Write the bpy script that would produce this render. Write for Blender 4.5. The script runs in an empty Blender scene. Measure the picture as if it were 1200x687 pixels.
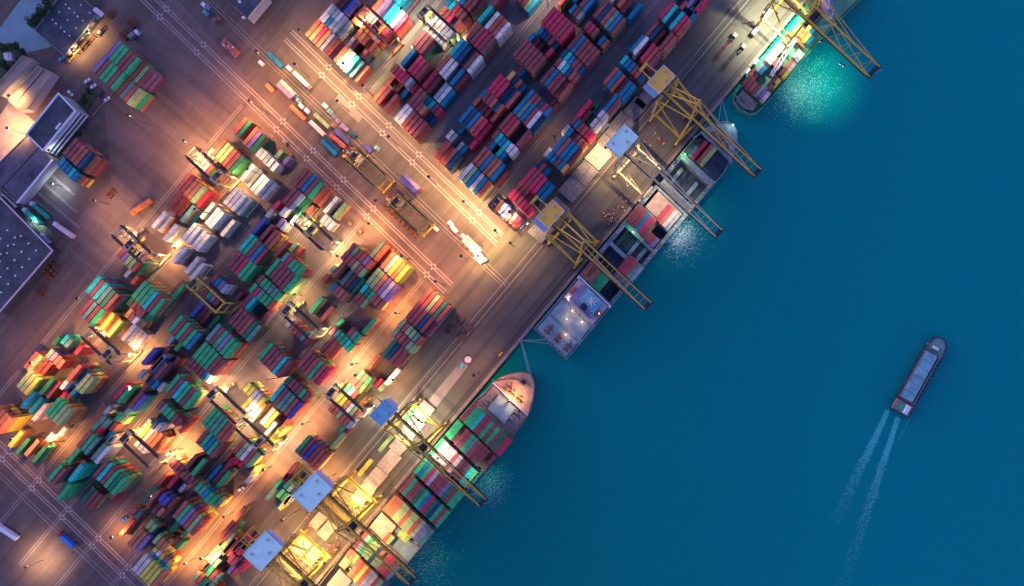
import bpy, bmesh, math, random, re
from mathutils import Vector, Matrix
random.seed(7)
scene = bpy.context.scene
R = math.radians
# ------------------------------------------------------------------ camera
HC, FP = 450.0, 855.0                # camera height (m), focal length in photo pixels
NX, NY = 690.0, 385.0                # the point straight below the camera
cd = bpy.data.cameras.new("camera"); cam = bpy.data.objects.new("camera", cd)
scene.collection.objects.link(cam); scene.camera = cam
cam.location = (0, 0, HC); cam.rotation_euler = (0, 0, 0)
cd.sensor_width = 36.0; cd.lens = FP/1200*36; cd.clip_start = 1; cd.clip_end = 9000
LKM = 3.4
cd.shift_x = (600-NX)/1200; cd.shift_y = (NY-343.5)/1200
# ------------------------------------------------------------------ world, sun, exposure
w = bpy.data.worlds.new("World"); scene.world = w; w.use_nodes = True
nt = w.node_tree; bg = nt.nodes["Background"]
sky = nt.nodes.new("ShaderNodeTexSky"); sky.sky_type = 'NISHITA'; sky.sun_disc = False
sky.sun_elevation = R(10.0); sky.sun_rotation = R(300); sky.air_density = 1.0; sky.dust_density = 1.0; sky.ozone_density = 4.0
tint = nt.nodes.new("ShaderNodeMix"); tint.data_type = 'RGBA'; tint.blend_type = 'MULTIPLY'; tint.inputs[0].default_value = 1
tint.inputs[7].default_value = (1.05, .68, .96, 1); nt.links.new(sky.outputs[0], tint.inputs[6])   # lavender dusk
nt.links.new(tint.outputs[2], bg.inputs[0]); bg.inputs[1].default_value = 0.15
sd = bpy.data.lights.new("sun", 'SUN'); sd.energy = 0.02; sd.angle = R(12); sd.color = (1, .85, .75)
so = bpy.data.objects.new("sun", sd); scene.collection.objects.link(so)
so.rotation_euler = (R(80), 0, R(-300+180))
scene.view_settings.view_transform = 'Standard'; scene.view_settings.look = 'None'
scene.view_settings.exposure = 1.6; scene.view_settings.gamma = 1
scene.cycles.max_bounces = 4; scene.cycles.diffuse_bounces = 2; scene.cycles.glossy_bounces = 2
scene.cycles.use_light_tree = True; scene.cycles.sample_clamp_indirect = 3.0
LK = 0.30                              # lamp scale
# ------------------------------------------------------------------ frame of reference
UA, VA = 50.0, 44.0                   # directions along and across the quay
U = Vector((math.cos(R(UA)), math.sin(R(UA)), 0)); V = Vector((math.cos(R(VA)), -math.sin(R(VA)), 0))
VP = Vector((U.y, -U.x, 0))
def W(px, py, z=0.0):
    k = (HC-z)/FP
    return Vector(((px-NX)*k, (NY-py)*k, z))
# ------------------------------------------------------------------ materials
MATS = {}
def mat(name, col, rough=.7, metal=0, noise=.25, scale=.35, bump=.0, emit=None, estr=0, spec=.3, col2=None, stretch=None, detail=6):
    if name in MATS: return MATS[name]
    m = bpy.data.materials.new(name); m.use_nodes = True; n = m.node_tree; b = n.nodes["Principled BSDF"]
    b.inputs["Roughness"].default_value = rough; b.inputs["Metallic"].default_value = metal
    b.inputs["Specular IOR Level"].default_value = spec
    tc = n.nodes.new("ShaderNodeNewGeometry"); mp = n.nodes.new("ShaderNodeMapping")
    n.links.new(tc.outputs["Position"], mp.inputs[0])
    if stretch: mp.inputs["Rotation"].default_value = (0, 0, R(stretch[0])); mp.inputs["Scale"].default_value = stretch[1]
    nz = n.nodes.new("ShaderNodeTexNoise"); nz.inputs["Scale"].default_value = scale; nz.inputs["Detail"].default_value = detail
    nz.inputs["Roughness"].default_value = .65
    n.links.new(mp.outputs[0], nz.inputs["Vector"])
    cr = n.nodes.new("ShaderNodeValToRGB"); n.links.new(nz.outputs[0], cr.inputs[0])
    c2 = col2 or tuple(min(1, c*(1+noise)+.01*noise) for c in col); c1 = tuple(c*(1-noise) for c in col)
    cr.color_ramp.elements[0].position = .3; cr.color_ramp.elements[1].position = .72
    cr.color_ramp.elements[0].color = (*c1, 1); cr.color_ramp.elements[1].color = (*c2, 1)
    n.links.new(cr.outputs[0], b.inputs["Base Color"])
    if bump:
        bp = n.nodes.new("ShaderNodeBump"); bp.inputs["Strength"].default_value = bump; bp.inputs["Distance"].default_value = .2
        n.links.new(nz.outputs[0], bp.inputs["Height"]); n.links.new(bp.outputs[0], b.inputs["Normal"])
    if emit: b.inputs["Emission Color"].default_value = (*emit, 1); b.inputs["Emission Strength"].default_value = estr
    MATS[name] = m; return m
def M(k): return MATS[k]
mat('yellow', (.62, .38, .05), .5, noise=.3, scale=.5)
mat('yellow_pale', (.62, .50, .25), .5, noise=.3, scale=.5)
mat('crane_red', (.45, .13, .07), .5, noise=.3, scale=.5)
mat('crane_dark', (.10, .06, .07), .5, noise=.3)
mat('steel', (.20, .20, .22), .5, .2)
mat('dark', (.03, .03, .04), .6)
mat('rubber', (.02, .02, .02), .8)
mat('white', (.75, .75, .76), .5, noise=.1)
mat('glass', (.03, .05, .07), .1, spec=.6)
mat('roof_orange', (.95, .50, .07), .6, noise=.12, scale=.2, stretch=(-50, (12, .2, 1)))
mat('roof_blue', (.22, .40, .55), .6, noise=.10, scale=.15)
mat('roof_pale', (.62, .95, .75), .6, noise=.10, scale=.15)
mat('roof_deep', (.20, .48, .55), .6, noise=.12, scale=.15)
mat('pink_paint', (.70, .50, .52), .6, noise=.1)
mat('concrete', (.26, .20, .175), .9, noise=.22, scale=.12)
mat('concrete_light', (.31, .235, .20), .9, noise=.2, scale=.15)
mat('road_concrete', (.19, .33, .34), .9, noise=.15, scale=.1)
mat('hatch_grey', (.23, .185, .165), .8, noise=.35, scale=.25)
mat('hatch_beige', (.50, .35, .26), .8, noise=.25, scale=.3)
mat('deck_white', (.22, .30, .31), .6, noise=.45, scale=.5)
mat('deck_beige', (.52, .29, .17), .7, noise=.3, scale=.2)
mat('deck_green', (.10, .30, .17), .7, noise=.3, scale=.2)
mat('deck_blue', (.26, .36, .34), .6, noise=.3, scale=.25)
mat('hull_black', (.03, .035, .05), .5, noise=.3)
mat('hull_red', (.30, .04, .05), .6)
mat('hold_dark', (.05, .07, .09), .8, noise=.6, scale=.15)
mat('roof_dark', (.055, .065, .08), .7, noise=.5, scale=.12)
mat('roof_stain', (.07, .07, .11), .8, noise=.6, scale=.09, col2=(.17, .14, .18))
mat('wall_pale', (.45, .40, .40), .8, noise=.1)
mat('tan', (.36, .25, .18), .8, noise=.2, scale=.2)
mat('girder_shade_brown', (.075, .045, .035), .6, noise=.3, scale=.5)  # dark tone paints in the unlit look of girder tops; walkways share it
mat('tree_leaf', (.035, .075, .03), .8, noise=.5, scale=.6)
mat('bark', (.08, .05, .03), .9)
mat('road_paint', (.48, .46, .44), .7, noise=.1)
mat('rust', (.22, .09, .05), .8, noise=.4, scale=1)
mat('red', (.42, .04, .04), .5); mat('blue', (.02, .20, .62), .5); mat('green', (.02, .40, .25), .5)
mat('orange', (.60, .18, .06), .6); mat('lilac', (.30, .24, .40), .6); mat('cyan', (.05, .45, .5), .5)
mat('lamp_warm', (1, .8, .5), emit=(1, .72, .35), estr=2.5)
mat('lamp_white', (1, 1, 1), emit=(.9, 1, .9), estr=2.5)
mat('rope', (.55, .55, .55), .9)
mat('glint_bright', (.55, .72, .68), .35, noise=.1, spec=.8)  # pale colour of the specks that imitate lamp glints on water
mat('foam', (.06, .50, .42), .9, noise=.15)
# ------------------------------------------------------------------ mesh helper
class MB:
    def __init__(s): s.v = []; s.f = []
    def add(s, vs, fs):
        o = len(s.v); s.v += [tuple(x) for x in vs]; s.f += [tuple(i+o for i in f) for f in fs]; return s
    def box(s, c, d, yaw=0.0):
        cx, cy, cz = c; a, b, h = d[0]/2, d[1]/2, d[2]/2; ca, sa = math.cos(yaw), math.sin(yaw)
        vs = [(cx+x*ca-y*sa, cy+x*sa+y*ca, cz+z) for z in (-h, h) for x, y in ((-a, -b), (a, -b), (a, b), (-a, b))]
        return s.add(vs, [(3, 2, 1, 0), (4, 5, 6, 7), (0, 1, 5, 4), (1, 2, 6, 5), (2, 3, 7, 6), (3, 0, 4, 7)])
    def beam(s, p, q, w=.6, h=None, up=(0, 0, 1)):
        p, q = Vector(p), Vector(q); d = (q-p).normalized(); up = Vector(up)
        if abs(d.dot(up)) > .98: up = Vector((1, 0, 0))
        a = d.cross(up).normalized(); b = a.cross(d); h = h or w; a = a*(w/2); b = b*(h/2)
        vs = [p-a-b, p+a-b, p+a+b, p-a+b, q-a-b, q+a-b, q+a+b, q-a+b]
        return s.add(vs, [(3, 2, 1, 0), (4, 5, 6, 7), (0, 1, 5, 4), (1, 2, 6, 5), (2, 3, 7, 6), (3, 0, 4, 7)])
    def tube(s, p, q, r0, r1=None, n=8):
        p, q = Vector(p), Vector(q); d = (q-p).normalized(); r1 = r0 if r1 is None else r1
        up = Vector((0, 0, 1)) if abs(d.z) < .95 else Vector((1, 0, 0)); a = d.cross(up).normalized(); b = d.cross(a)
        vs = [c+(a*math.cos(2*math.pi*i/n)+b*math.sin(2*math.pi*i/n))*r for c, r in ((p, r0), (q, r1)) for i in range(n)]
        return s.add(vs, [(i, (i+1) % n, n+(i+1) % n, n+i) for i in range(n)]+[tuple(range(n-1, -1, -1)), tuple(range(n, 2*n))])
    def prism(s, pts, z0, z1, bottom=True):
        n = len(pts)
        ar = sum(pts[i][0]*pts[(i+1) % n][1]-pts[(i+1) % n][0]*pts[i][1] for i in range(n))
        if ar < 0: pts = pts[::-1]
        vs = [(p[0], p[1], z0) for p in pts]+[(p[0], p[1], z1) for p in pts]
        fs = [(i, (i+1) % n, n+(i+1) % n, n+i) for i in range(n)]+[tuple(range(n, 2*n))]
        if bottom: fs.append(tuple(range(n-1, -1, -1)))
        return s.add(vs, fs)
    def build(s, name, m, parent=None, world=False):
        me = bpy.data.meshes.new(name)
        o3 = parent.location if (world and parent) else Vector((0, 0, 0))
        me.from_pydata([(x-o3[0], y-o3[1], z-o3[2]) for x, y, z in s.v], [], s.f); me.materials.append(M(m) if isinstance(m, str) else m)
        ob = bpy.data.objects.new(name, me); scene.collection.objects.link(ob)
        if parent: ob.parent = parent
        return ob
def tag(o, label=None, cat=None, group=None, kind=None):
    if label: o['label'] = label
    if cat: o['category'] = cat
    if group: o['group'] = group
    if kind: o['kind'] = kind
    return o
def empty(name, loc, rz=0.0, label=None, cat=None, group=None):
    e = bpy.data.objects.new(name, None); scene.collection.objects.link(e); e.location = loc; e.rotation_euler = (0, 0, rz); e.empty_display_size = .5
    return tag(e, label, cat, group)
def copy_tree(src, loc, rz=None, label=None, parent=None):
    c = src.copy(); scene.collection.objects.link(c)
    if parent: c.parent = parent
    else:
        c.location = loc
        if rz is not None: c.rotation_euler = (0, 0, rz)
        if label: c['label'] = label
    for ch in src.children: copy_tree(ch, None, parent=c)
    return c
def quad(p0, p1, wpx):                # strip between two photo points (ground), width in metres
    a, b = W(*p0), W(*p1); d = (b-a).normalized(); n = Vector((-d.y, d.x, 0))*wpx/2
    return [a-n, b-n, b+n, a+n]
NLAMP = [0]
def spot(loc, watt, col=(1, .60, .28), ang=150, blend=.6, rad=.5, target=None, parent=None):
    l = bpy.data.lights.new("floodlight_lamp", 'SPOT'); l.energy = watt*LK; l.color = col; l.spot_size = R(ang); l.spot_blend = blend; l.shadow_soft_size = rad
    o = bpy.data.objects.new("floodlight_lamp", l); scene.collection.objects.link(o); o.location = loc
    if target is not None:
        d = Vector(target)-Vector(loc); o.rotation_euler = d.to_track_quat('-Z', 'Y').to_euler()
    if parent:
        o.parent = parent
    NLAMP[0] += 1
    return o
# ================================================================== SETTING
# water
def water_mat():
    m = bpy.data.materials.new('water'); m.use_nodes = True; n = m.node_tree; b = n.nodes["Principled BSDF"]
    g = n.nodes.new("ShaderNodeNewGeometry")
    nz = n.nodes.new("ShaderNodeTexNoise"); nz.inputs["Scale"].default_value = .008; nz.inputs["Detail"].default_value = 6
    n.links.new(g.outputs["Position"], nz.inputs["Vector"])
    sx = n.nodes.new("ShaderNodeSeparateXYZ"); n.links.new(g.outputs["Position"], sx.inputs[0])
    mr = n.nodes.new("ShaderNodeMapRange"); mr.inputs[1].default_value = -120; mr.inputs[2].default_value = 300  # lightening to the right: sky reflection put into the base colour
    n.links.new(sx.outputs[0], mr.inputs[0])
    ad = n.nodes.new("ShaderNodeMath"); ad.operation = 'MULTIPLY_ADD'; ad.inputs[1].default_value = .5; n.links.new(nz.outputs[0], ad.inputs[0]); n.links.new(mr.outputs[0], ad.inputs[2])
    cr = n.nodes.new("ShaderNodeValToRGB"); n.links.new(ad.outputs[0], cr.inputs[0])
    cr.color_ramp.elements[0].position = .1; cr.color_ramp.elements[0].color = (.0, .190, .135, 1)
    cr.color_ramp.elements[1].position = 1.0; cr.color_ramp.elements[1].color = (.0, .245, .228, 1)
    n.links.new(cr.outputs[0], b.inputs["Base Color"]); b.inputs["Roughness"].default_value = .10; b.inputs["Specular IOR Level"].default_value = .28
    b.inputs["IOR"].default_value = 1.33
    n2 = n.nodes.new("ShaderNodeTexNoise"); n2.inputs["Scale"].default_value = .45; n2.inputs["Detail"].default_value = 3; n2.inputs["Roughness"].default_value = .6
    mp = n.nodes.new("ShaderNodeMapping"); mp.inputs["Rotation"].default_value = (0, 0, R(30)); mp.inputs["Scale"].default_value = (1, 1.6, 1)
    n.links.new(g.outputs["Position"], mp.inputs[0]); n.links.new(mp.outputs[0], n2.inputs["Vector"])
    bp = n.nodes.new("ShaderNodeBump"); bp.inputs["Strength"].default_value = 1.0; bp.inputs["Distance"].default_value = .45
    n.links.new(n2.outputs[0], bp.inputs["Height"]); n.links.new(bp.outputs[0], b.inputs["Normal"])
    return m
ZW = -3.5
tag(MB().add([(-4000, -4000, ZW), (4000, -4000, ZW), (4000, 4000, ZW), (-4000, 4000, ZW)], [(0, 1, 2, 3)]).build('water', water_mat()), kind='structure')
# ground (polygon landward of the quay edge)
def ground_mat(name, c1, c2, c3, st):
    m = bpy.data.materials.new(name); m.use_nodes = True; n = m.node_tree; b = n.nodes["Principled BSDF"]; b.inputs["Roughness"].default_value = .85
    b.inputs["Specular IOR Level"].default_value = .25
    g = n.nodes.new("ShaderNodeNewGeometry")
    mp = n.nodes.new("ShaderNodeMapping"); mp.vector_type = 'TEXTURE'; mp.inputs["Rotation"].default_value = (0, 0, R(UA)); n.links.new(g.outputs["Position"], mp.inputs[0])
    nz = n.nodes.new("ShaderNodeTexNoise"); nz.inputs["Scale"].default_value = .035; nz.inputs["Detail"].default_value = 8; nz.inputs["Roughness"].default_value = .68
    n.links.new(mp.outputs[0], nz.inputs["Vector"])
    mp2 = n.nodes.new("ShaderNodeMapping"); mp2.inputs["Scale"].default_value = st; n.links.new(mp.outputs[0], mp2.inputs[0])
    n2 = n.nodes.new("ShaderNodeTexNoise"); n2.inputs["Scale"].default_value = .22; n2.inputs["Detail"].default_value = 6; n.links.new(mp2.outputs[0], n2.inputs["Vector"])
    cr = n.nodes.new("ShaderNodeValToRGB"); n.links.new(nz.outputs[0], cr.inputs[0])
    cr.color_ramp.elements[0].position = .32; cr.color_ramp.elements[0].color = (*c1, 1); cr.color_ramp.elements[1].position = .7; cr.color_ramp.elements[1].color = (*c2, 1)
    mx = n.nodes.new("ShaderNodeMix"); mx.data_type = 'RGBA'; mx.blend_type = 'MIX'
    r2 = n.nodes.new("ShaderNodeMapRange"); r2.inputs[1].default_value = .42; r2.inputs[2].default_value = .66; r2.inputs[4].default_value = .8
    n.links.new(n2.outputs[0], r2.inputs[0]); n.links.new(r2.outputs[0], mx.inputs[0]); n.links.new(cr.outputs[0], mx.inputs[6]); mx.inputs[7].default_value = (*c3, 1)
    n3 = n.nodes.new("ShaderNodeTexNoise"); n3.inputs["Scale"].default_value = .30; n3.inputs["Detail"].default_value = 5; n3.inputs["Roughness"].default_value = .75; n.links.new(mp.outputs[0], n3.inputs["Vector"])
    r3 = n.nodes.new("ShaderNodeMapRange"); r3.inputs[1].default_value = .60; r3.inputs[2].default_value = .74; r3.inputs[4].default_value = .75; n.links.new(n3.outputs[0], r3.inputs[0])
    m3 = n.nodes.new("ShaderNodeMix"); m3.data_type = 'RGBA'; n.links.new(r3.outputs[0], m3.inputs[0]); n.links.new(mx.outputs[2], m3.inputs[6]); m3.inputs[7].default_value = tuple(x*.5 for x in c1)+(1,)
    br = n.nodes.new("ShaderNodeTexBrick"); br.inputs["Scale"].default_value = .05; br.inputs["Mortar Size"].default_value = .008; br.inputs["Color1"].default_value = (1, 1, 1, 1); br.inputs["Color2"].default_value = (.90, .89, .88, 1); br.inputs["Mortar"].default_value = (.80, .79, .79, 1); br.offset = .0
    n.links.new(mp.outputs[0], br.inputs["Vector"])
    m4 = n.nodes.new("ShaderNodeMix"); m4.data_type = 'RGBA'; m4.blend_type = 'MULTIPLY'; m4.inputs[0].default_value = 1; n.links.new(m3.outputs[2], m4.inputs[6]); n.links.new(br.outputs[0], m4.inputs[7])
    n.links.new(m4.outputs[2], b.inputs["Base Color"])
    return m
GM = ground_mat('asphalt', (.120, .088, .078), (.195, .142, .122), (.105, .075, .070), (.04, 1, 1))
GM2 = ground_mat('apron_asphalt', (.105, .090, .074), (.175, .148, .115), (.080, .070, .062), (.04, 1, 1))
GM3 = ground_mat('yard_asphalt', (.155, .108, .095), (.24, .168, .142), (.125, .085, .078), (1, .04, 1))
GM4 = ground_mat('yard_concrete', (.120, .120, .115), (.205, .20, .185), (.085, .088, .09), (.04, 1, 1))
def QE(t, off=0):                     # point on the quay edge, t in photo px along the quay from (600,411)
    p = W(600, 411, 0); return p+U*(t/1.9)+VP*off
A, B_ = QE(-900), QE(1200)
far = -VP*1800
tag(MB().prism([(p.x, p.y) for p in (A, B_, B_+far, A+far)], -14, 0, bottom=False).build('ground', GM), kind='structure')
A2, B2 = QE(-900, -.02), QE(1200, -.02)
apw = 52
tag(MB().prism([(p.x, p.y) for p in (QE(-900, -1.6), QE(1200, -1.6), QE(1200, -apw), QE(-900, -apw))], -.5, .006).build('quay_apron', GM2), kind='structure')
tag(MB().prism([(p.x, p.y) for p in (QE(-900, .35), QE(1200, .35), QE(1200, -1.5), QE(-900, -1.5))], -6, .16).build('quay_edge', 'concrete'), kind='structure')
# crane rails and service trench along the quay
mb = MB()
for off in (-4.0, -4.6, -25.5, -26.1, -28.5):
    mb.prism([(p.x, p.y) for p in (QE(-900, off-.14), QE(1200, off-.14), QE(1200, off+.14), QE(-900, off+.14))], -.2, .05)
tag(mb.build('crane_rail', 'dark'), kind='structure')
mb = MB()
for off in (-27.3, -31.0):
    mb.prism([(p.x, p.y) for p in (QE(-900, off-.2), QE(1200, off-.2), QE(1200, off+.2), QE(-900, off+.2))], -.2, .014)
tag(mb.build('lane_line', 'concrete_light'), kind='structure')
# fenders along the quay
fen = None
# runway strips for the yard cranes: four across (v) and many along (u)
mbs = MB(); mbd = MB()
def ln(p0, p1, wd, z=.012): mbs.prism([(q.x, q.y) for q in quad(p0, p1, wd)], -.1, z)
UP = (math.cos(R(UA)), -math.sin(R(UA))); VPX = (math.cos(R(VA)), math.sin(R(VA)))
def off(p, a, b): return (p[0]+a*UP[0]+b*VPX[0], p[1]+a*UP[1]+b*VPX[1])
rowA = (331.7, 142.5); rowB = (420.4, 113.0); rowC = (10, 529.0)
for base, k0, k1 in ((rowA, -260, 275), (rowB, -110, 235), (rowC, -100, 330)):
    for a in (0, -12):
        for q in (-1.7, 1.7): ln(off(base, a+q, k0), off(base, a+q, k1), .85)
tag(mbs.build('wheel_track', 'concrete_light'), kind='structure')
mbs = MB()
for k in (-49, 0, 49, 98, 147, 196, 245):
    for q in (-1.5, 1.5): ln(off(rowA, -20, k+q), off(rowA, -590, k+q), .7, .008)
for k in (-49, 0, 49, 98, 147, 196):
    for q in (-1.5, 1.5): ln(off(rowB, 8, k+q), off(rowB, 460, k+q), .7, .008)
tag(mbs.build('runway_beam', 'concrete'), kind='structure')
mbs = MB()
for base, ks in ((rowA, (0, 49, 98, 147, 245, -130, -190)), (rowB, (-49, 0, 49, 98, 196)), (rowC, (0, 49, 98, 147, 196))):
    for k in ks:
        for a in (0, -12):
            for da, db in ((3.3, 0), (-3.3, 0), (0, 3.3), (0, -3.3)):
                p = W(*off(base, a+da*.98, k+db*.98)); mbs.prism([(p.x+s*U.x*.42+t*VP.x*.42, p.y+s*U.y*.42+t*VP.y*.42) for s, t in ((-1, -1), (1, -1), (1, 1), (-1, 1))], -.1, .03)
tag(mbs.build('turning_plate', 'road_paint'), kind='structure')
# lighter and darker paving slabs
mbs = MB()
def patch(pts, m, name, z=.004):
    b = MB().prism([(W(*p).x, W(*p).y) for p in pts], -.1, z); return tag(b.build(name, m), kind='structure')
patch([(424, 108), (440, 90), (478, 128), (448, 155), (422, 143), (392, 114)], 'concrete_light', 'paving_slab', .005) if 0 else None
patch([(392, 117), (397, 110), (425, 138), (420, 144)], 'concrete', 'paving_slab', .0065)
patch([(120, 95), (200, -10), (300, 105), (112, 335), (75, 290), (130, 215)], GM3, 'yard_paving', .0032)
patch([(388, 78), (612, 300), (860, 0), (870, -60), (480, -60)], GM4, 'yard_paving', .0025)
patch([(290, 122), (346, 176), (170, 392), (112, 335)], GM3, 'yard_paving', .0045)
patch([(346, 176), (545, 372), (370, 600), (170, 392)], GM3, 'yard_paving', .0040)
patch([(380, 88), (604, 304), (622, 284), (398, 68)], GM3, 'yard_paving', .0042)
patch([(499, 473), (540, 423), (549, 429), (509, 480)], 'concrete_light', 'walkway', .02)
patch([(0, 35), (40, -5), (62, -5), (35, 22), (35, 33), (60, 60), (150, 160), (130, 185), (0, 60)], 'roof_blue', 'road', .005) if 0 else None
# railway kerbs running across the picture
mbs = MB()
for q, wd in ((0, .5), (5.5, .35), (-4.5, .3)):
    a0 = (275+q*.9, 32-q*.2); ln((a0[0]-60, a0[1]-57), (a0[0]+318, a0[1]+303), wd, .10)
ln((0, 559), (140, 694), .5, .12); ln((-5, 549), (150, 697), .4, .12)
tag(mbs.build('kerb', 'concrete_light'), kind='structure')
# ================================================================== CONTAINERS
COL = dict(r=(.52, .11, .07), m=(.34, .08, .07), k=(.66, .04, .085), o=(.60, .19, .08), O=(.78, .40, .10), y=(.75, .60, .08),
           l=(.36, .48, .17), g=(.05, .46, .15), G=(.03, .20, .085), c=(.02, .60, .45), b=(.01, .22, .33), n=(.012, .075, .13),
           v=(.09, .09, .34), w=(.84, .74, .60), s=(.40, .42, .38), p=(.30, .19, .33), e=(.70, .55, .45), t=(.16, .31, .22))
CNAME = dict(r='brick red', m='maroon', k='crimson', o='orange', O='amber', y='yellow', l='pale green', g='green', G='dark green', c='turquoise',
             b='blue', n='navy', v='violet blue', w='white', s='grey', p='purple', e='cream', t='grey green')
LOWER = dict(r='rrmol', m='mmrpg', k='kkmr', o='orym', O='oym', y='ylog', l='lygo', g='ggrmlo', G='GgGm', c='cgbm', b='bbnm', n='nbm', v='vbm', w='wwws', s='wsst', p='pmv', e='ewo', t='tgGm')
def cont_mat():
    m = bpy.data.materials.new('container_paint'); m.use_nodes = True; n = m.node_tree; b = n.nodes["Principled BSDF"]
    b.inputs["Roughness"].default_value = .55; b.inputs["Specular IOR Level"].default_value = .3
    at = n.nodes.new("ShaderNodeAttribute"); at.attribute_name = "col"
    g = n.nodes.new("ShaderNodeNewGeometry")
    nz = n.nodes.new("ShaderNodeTexNoise"); nz.inputs["Scale"].default_value = .35; nz.inputs["Detail"].default_value = 7; nz.inputs["Roughness"].default_value = .7
    n.links.new(g.outputs["Position"], nz.inputs["Vector"])
    mr = n.nodes.new("ShaderNodeMapRange"); mr.inputs[1].default_value = .3; mr.inputs[2].default_value = .75; mr.inputs[3].default_value = .72; mr.inputs[4].default_value = 1.22
    n.links.new(nz.outputs[0], mr.inputs[0])
    mp = n.nodes.new("ShaderNodeMapping"); mp.vector_type = 'TEXTURE'; mp.inputs["Rotation"].default_value = (0, 0, R(UA)); mp.inputs["Scale"].default_value = (1, 14, 14)
    n.links.new(g.outputs["Position"], mp.inputs[0])
    n2 = n.nodes.new("ShaderNodeTexNoise"); n2.inputs["Scale"].default_value = 1.6; n2.inputs["Detail"].default_value = 2; n.links.new(mp.outputs[0], n2.inputs["Vector"])
    m2 = n.nodes.new("ShaderNodeMapRange"); m2.inputs[1].default_value = .3; m2.inputs[2].default_value = .7; m2.inputs[3].default_value = .72; m2.inputs[4].default_value = 1.2; n.links.new(n2.outputs[0], m2.inputs[0])
    mu = n.nodes.new("ShaderNodeMath"); mu.operation = 'MULTIPLY'; n.links.new(mr.outputs[0], mu.inputs[0]); n.links.new(m2.outputs[0], mu.inputs[1])
    mx = n.nodes.new("ShaderNodeVectorMath"); mx.operation = 'SCALE'; n.links.new(at.outputs["Color"], mx.inputs[0]); n.links.new(mu.outputs[0], mx.inputs["Scale"])
    n3 = n.nodes.new("ShaderNodeTexNoise"); n3.inputs["Scale"].default_value = .9; n3.inputs["Detail"].default_value = 5; n.links.new(g.outputs["Position"], n3.inputs["Vector"])
    m3 = n.nodes.new("ShaderNodeMapRange"); m3.inputs[1].default_value = .62; m3.inputs[2].default_value = .75; m3.inputs[4].default_value = .5; n.links.new(n3.outputs[0], m3.inputs[0])
    rm = n.nodes.new("ShaderNodeMix"); rm.data_type = 'RGBA'; n.links.new(m3.outputs[0], rm.inputs[0]); n.links.new(mx.outputs[0], rm.inputs[6]); rm.inputs[7].default_value = (.16, .10, .08, 1)
    n.links.new(rm.outputs[2], b.inputs["Base Color"])
    return m
CM = cont_mat()
def cont_geo(L, Wd=2.44, Hh=2.59):
    a, b = L/2, Wd/2; vs = []; fs = []
    def ring(x, y, z): vs.extend([(-x, -y, z), (x, -y, z), (x, y, z), (-x, y, z)]); return len(vs)-4
    r0 = ring(a, b, 0); r1 = ring(a, b, .18); r2 = ring(a-.05, b-.06, .2); r3 = ring(a-.05, b-.06, Hh-.2); r4 = ring(a, b, Hh-.18); r5 = ring(a, b, Hh); r6 = ring(a-.12, b-.10, Hh); r7 = ring(a-.14, b-.12, Hh-.09)
    rs = [r0, r1, r2, r3, r4, r5, r6, r7]
    for p, q in zip(rs, rs[1:]):
        for i in range(4): fs.append((p+i, p+(i+1) % 4, q+(i+1) % 4, q+i))
    fs.append(tuple(range(r7, r7+4)))
    return vs, fs
GEO = {40: cont_geo(12.19), 20: cont_geo(6.06), 10: cont_geo(2.99)}
# plain geometry for hidden or far pieces
def cont_box(L, Wd=2.44, Hh=2.59):
    a, b = L/2, Wd/2
    return ([(x, y, z) for z in (0, Hh) for x, y in ((-a, -b), (a, -b), (a, b), (-a, b))], [(4, 5, 6, 7), (0, 1, 5, 4), (1, 2, 6, 5), (2, 3, 7, 6), (3, 0, 4, 7)])
BOX = {40: cont_box(12.19), 20: cont_box(6.06), 10: cont_box(2.99)}
CMESH = {}
def cmesh(L, c):
    if (L, c) not in CMESH:
        vs, fs = GEO[L]; me = bpy.data.meshes.new('shipping_container'); me.from_pydata(vs, [], fs); me.materials.append(CM)
        at = me.color_attributes.new('col', 'FLOAT_COLOR', 'POINT'); at.data.foreach_set('color', [x for _ in vs for x in (*COL[c], 1)]); CMESH[(L, c)] = me
    return CMESH[(L, c)]
TOPS = []; LOW = []          # tops: (x,y,z,yaw,L,c, cluster, ordinal, count); low: (x,y,z,yaw,L,c)
CLU = []
def put(x, y, z0, tiers, yaw, L, c, ci, k):
    TOPS.append([x, y, z0+2.6*(tiers-1), yaw, L, c, ci, k])
    for t in range(tiers-1):
        LOW.append((x+random.uniform(-.05, .05), y+random.uniform(-.05, .05), z0+2.6*t, yaw, L, random.choice(LOWER[c])))
HMUL = 1.0
def cluster(line, z0=0.0, pitch=2.94, yaw=None):
    tk = line.split(); px, py = float(tk[0]), float(tk[1]); L = {'4': 40, '2': 20, '1': 10}[tk[2]]; toks = tk[3:]
    yaw = R(UA) if yaw is None else yaw
    m = re.findall(r'([a-zA-Z])(\d)', toks[0]); t0 = int(m[0][1]) if m else 4
    base = W(px, py, z0+2.6*t0); ci = len(CLU); CLU.append([px, py, 0, L]); k = 0; n = 0
    for i, tkn in enumerate(toks):
        if tkn == '.': continue
        prt = re.findall(r'([a-zA-Z.])(\d)', tkn); b = base+V*(pitch*i)
        if len(prt) == 1:
            c, t = prt[0]; LL = {40: 12.19, 20: 6.06, 10: 2.99}[L]; p = b+U*(LL/2)+V*random.uniform(-.06, .06)+U*random.uniform(-.15, .15)
            put(p.x, p.y, z0, int(t), yaw+R(random.uniform(-.25, .25)), L, c, ci, n); n += 1
        else:
            for j, (c, t) in enumerate(prt):
                if c == '.': continue
                p = b+U*(3.03+j*6.25)+V*random.uniform(-.06, .06)
                put(p.x, p.y, z0, int(t), yaw, 20, c, ci, n); n += 1
    CLU[ci][2] = n; CLU[ci][0] += 2*len(toks); CLU[ci][1] += 2*len(toks)
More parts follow.
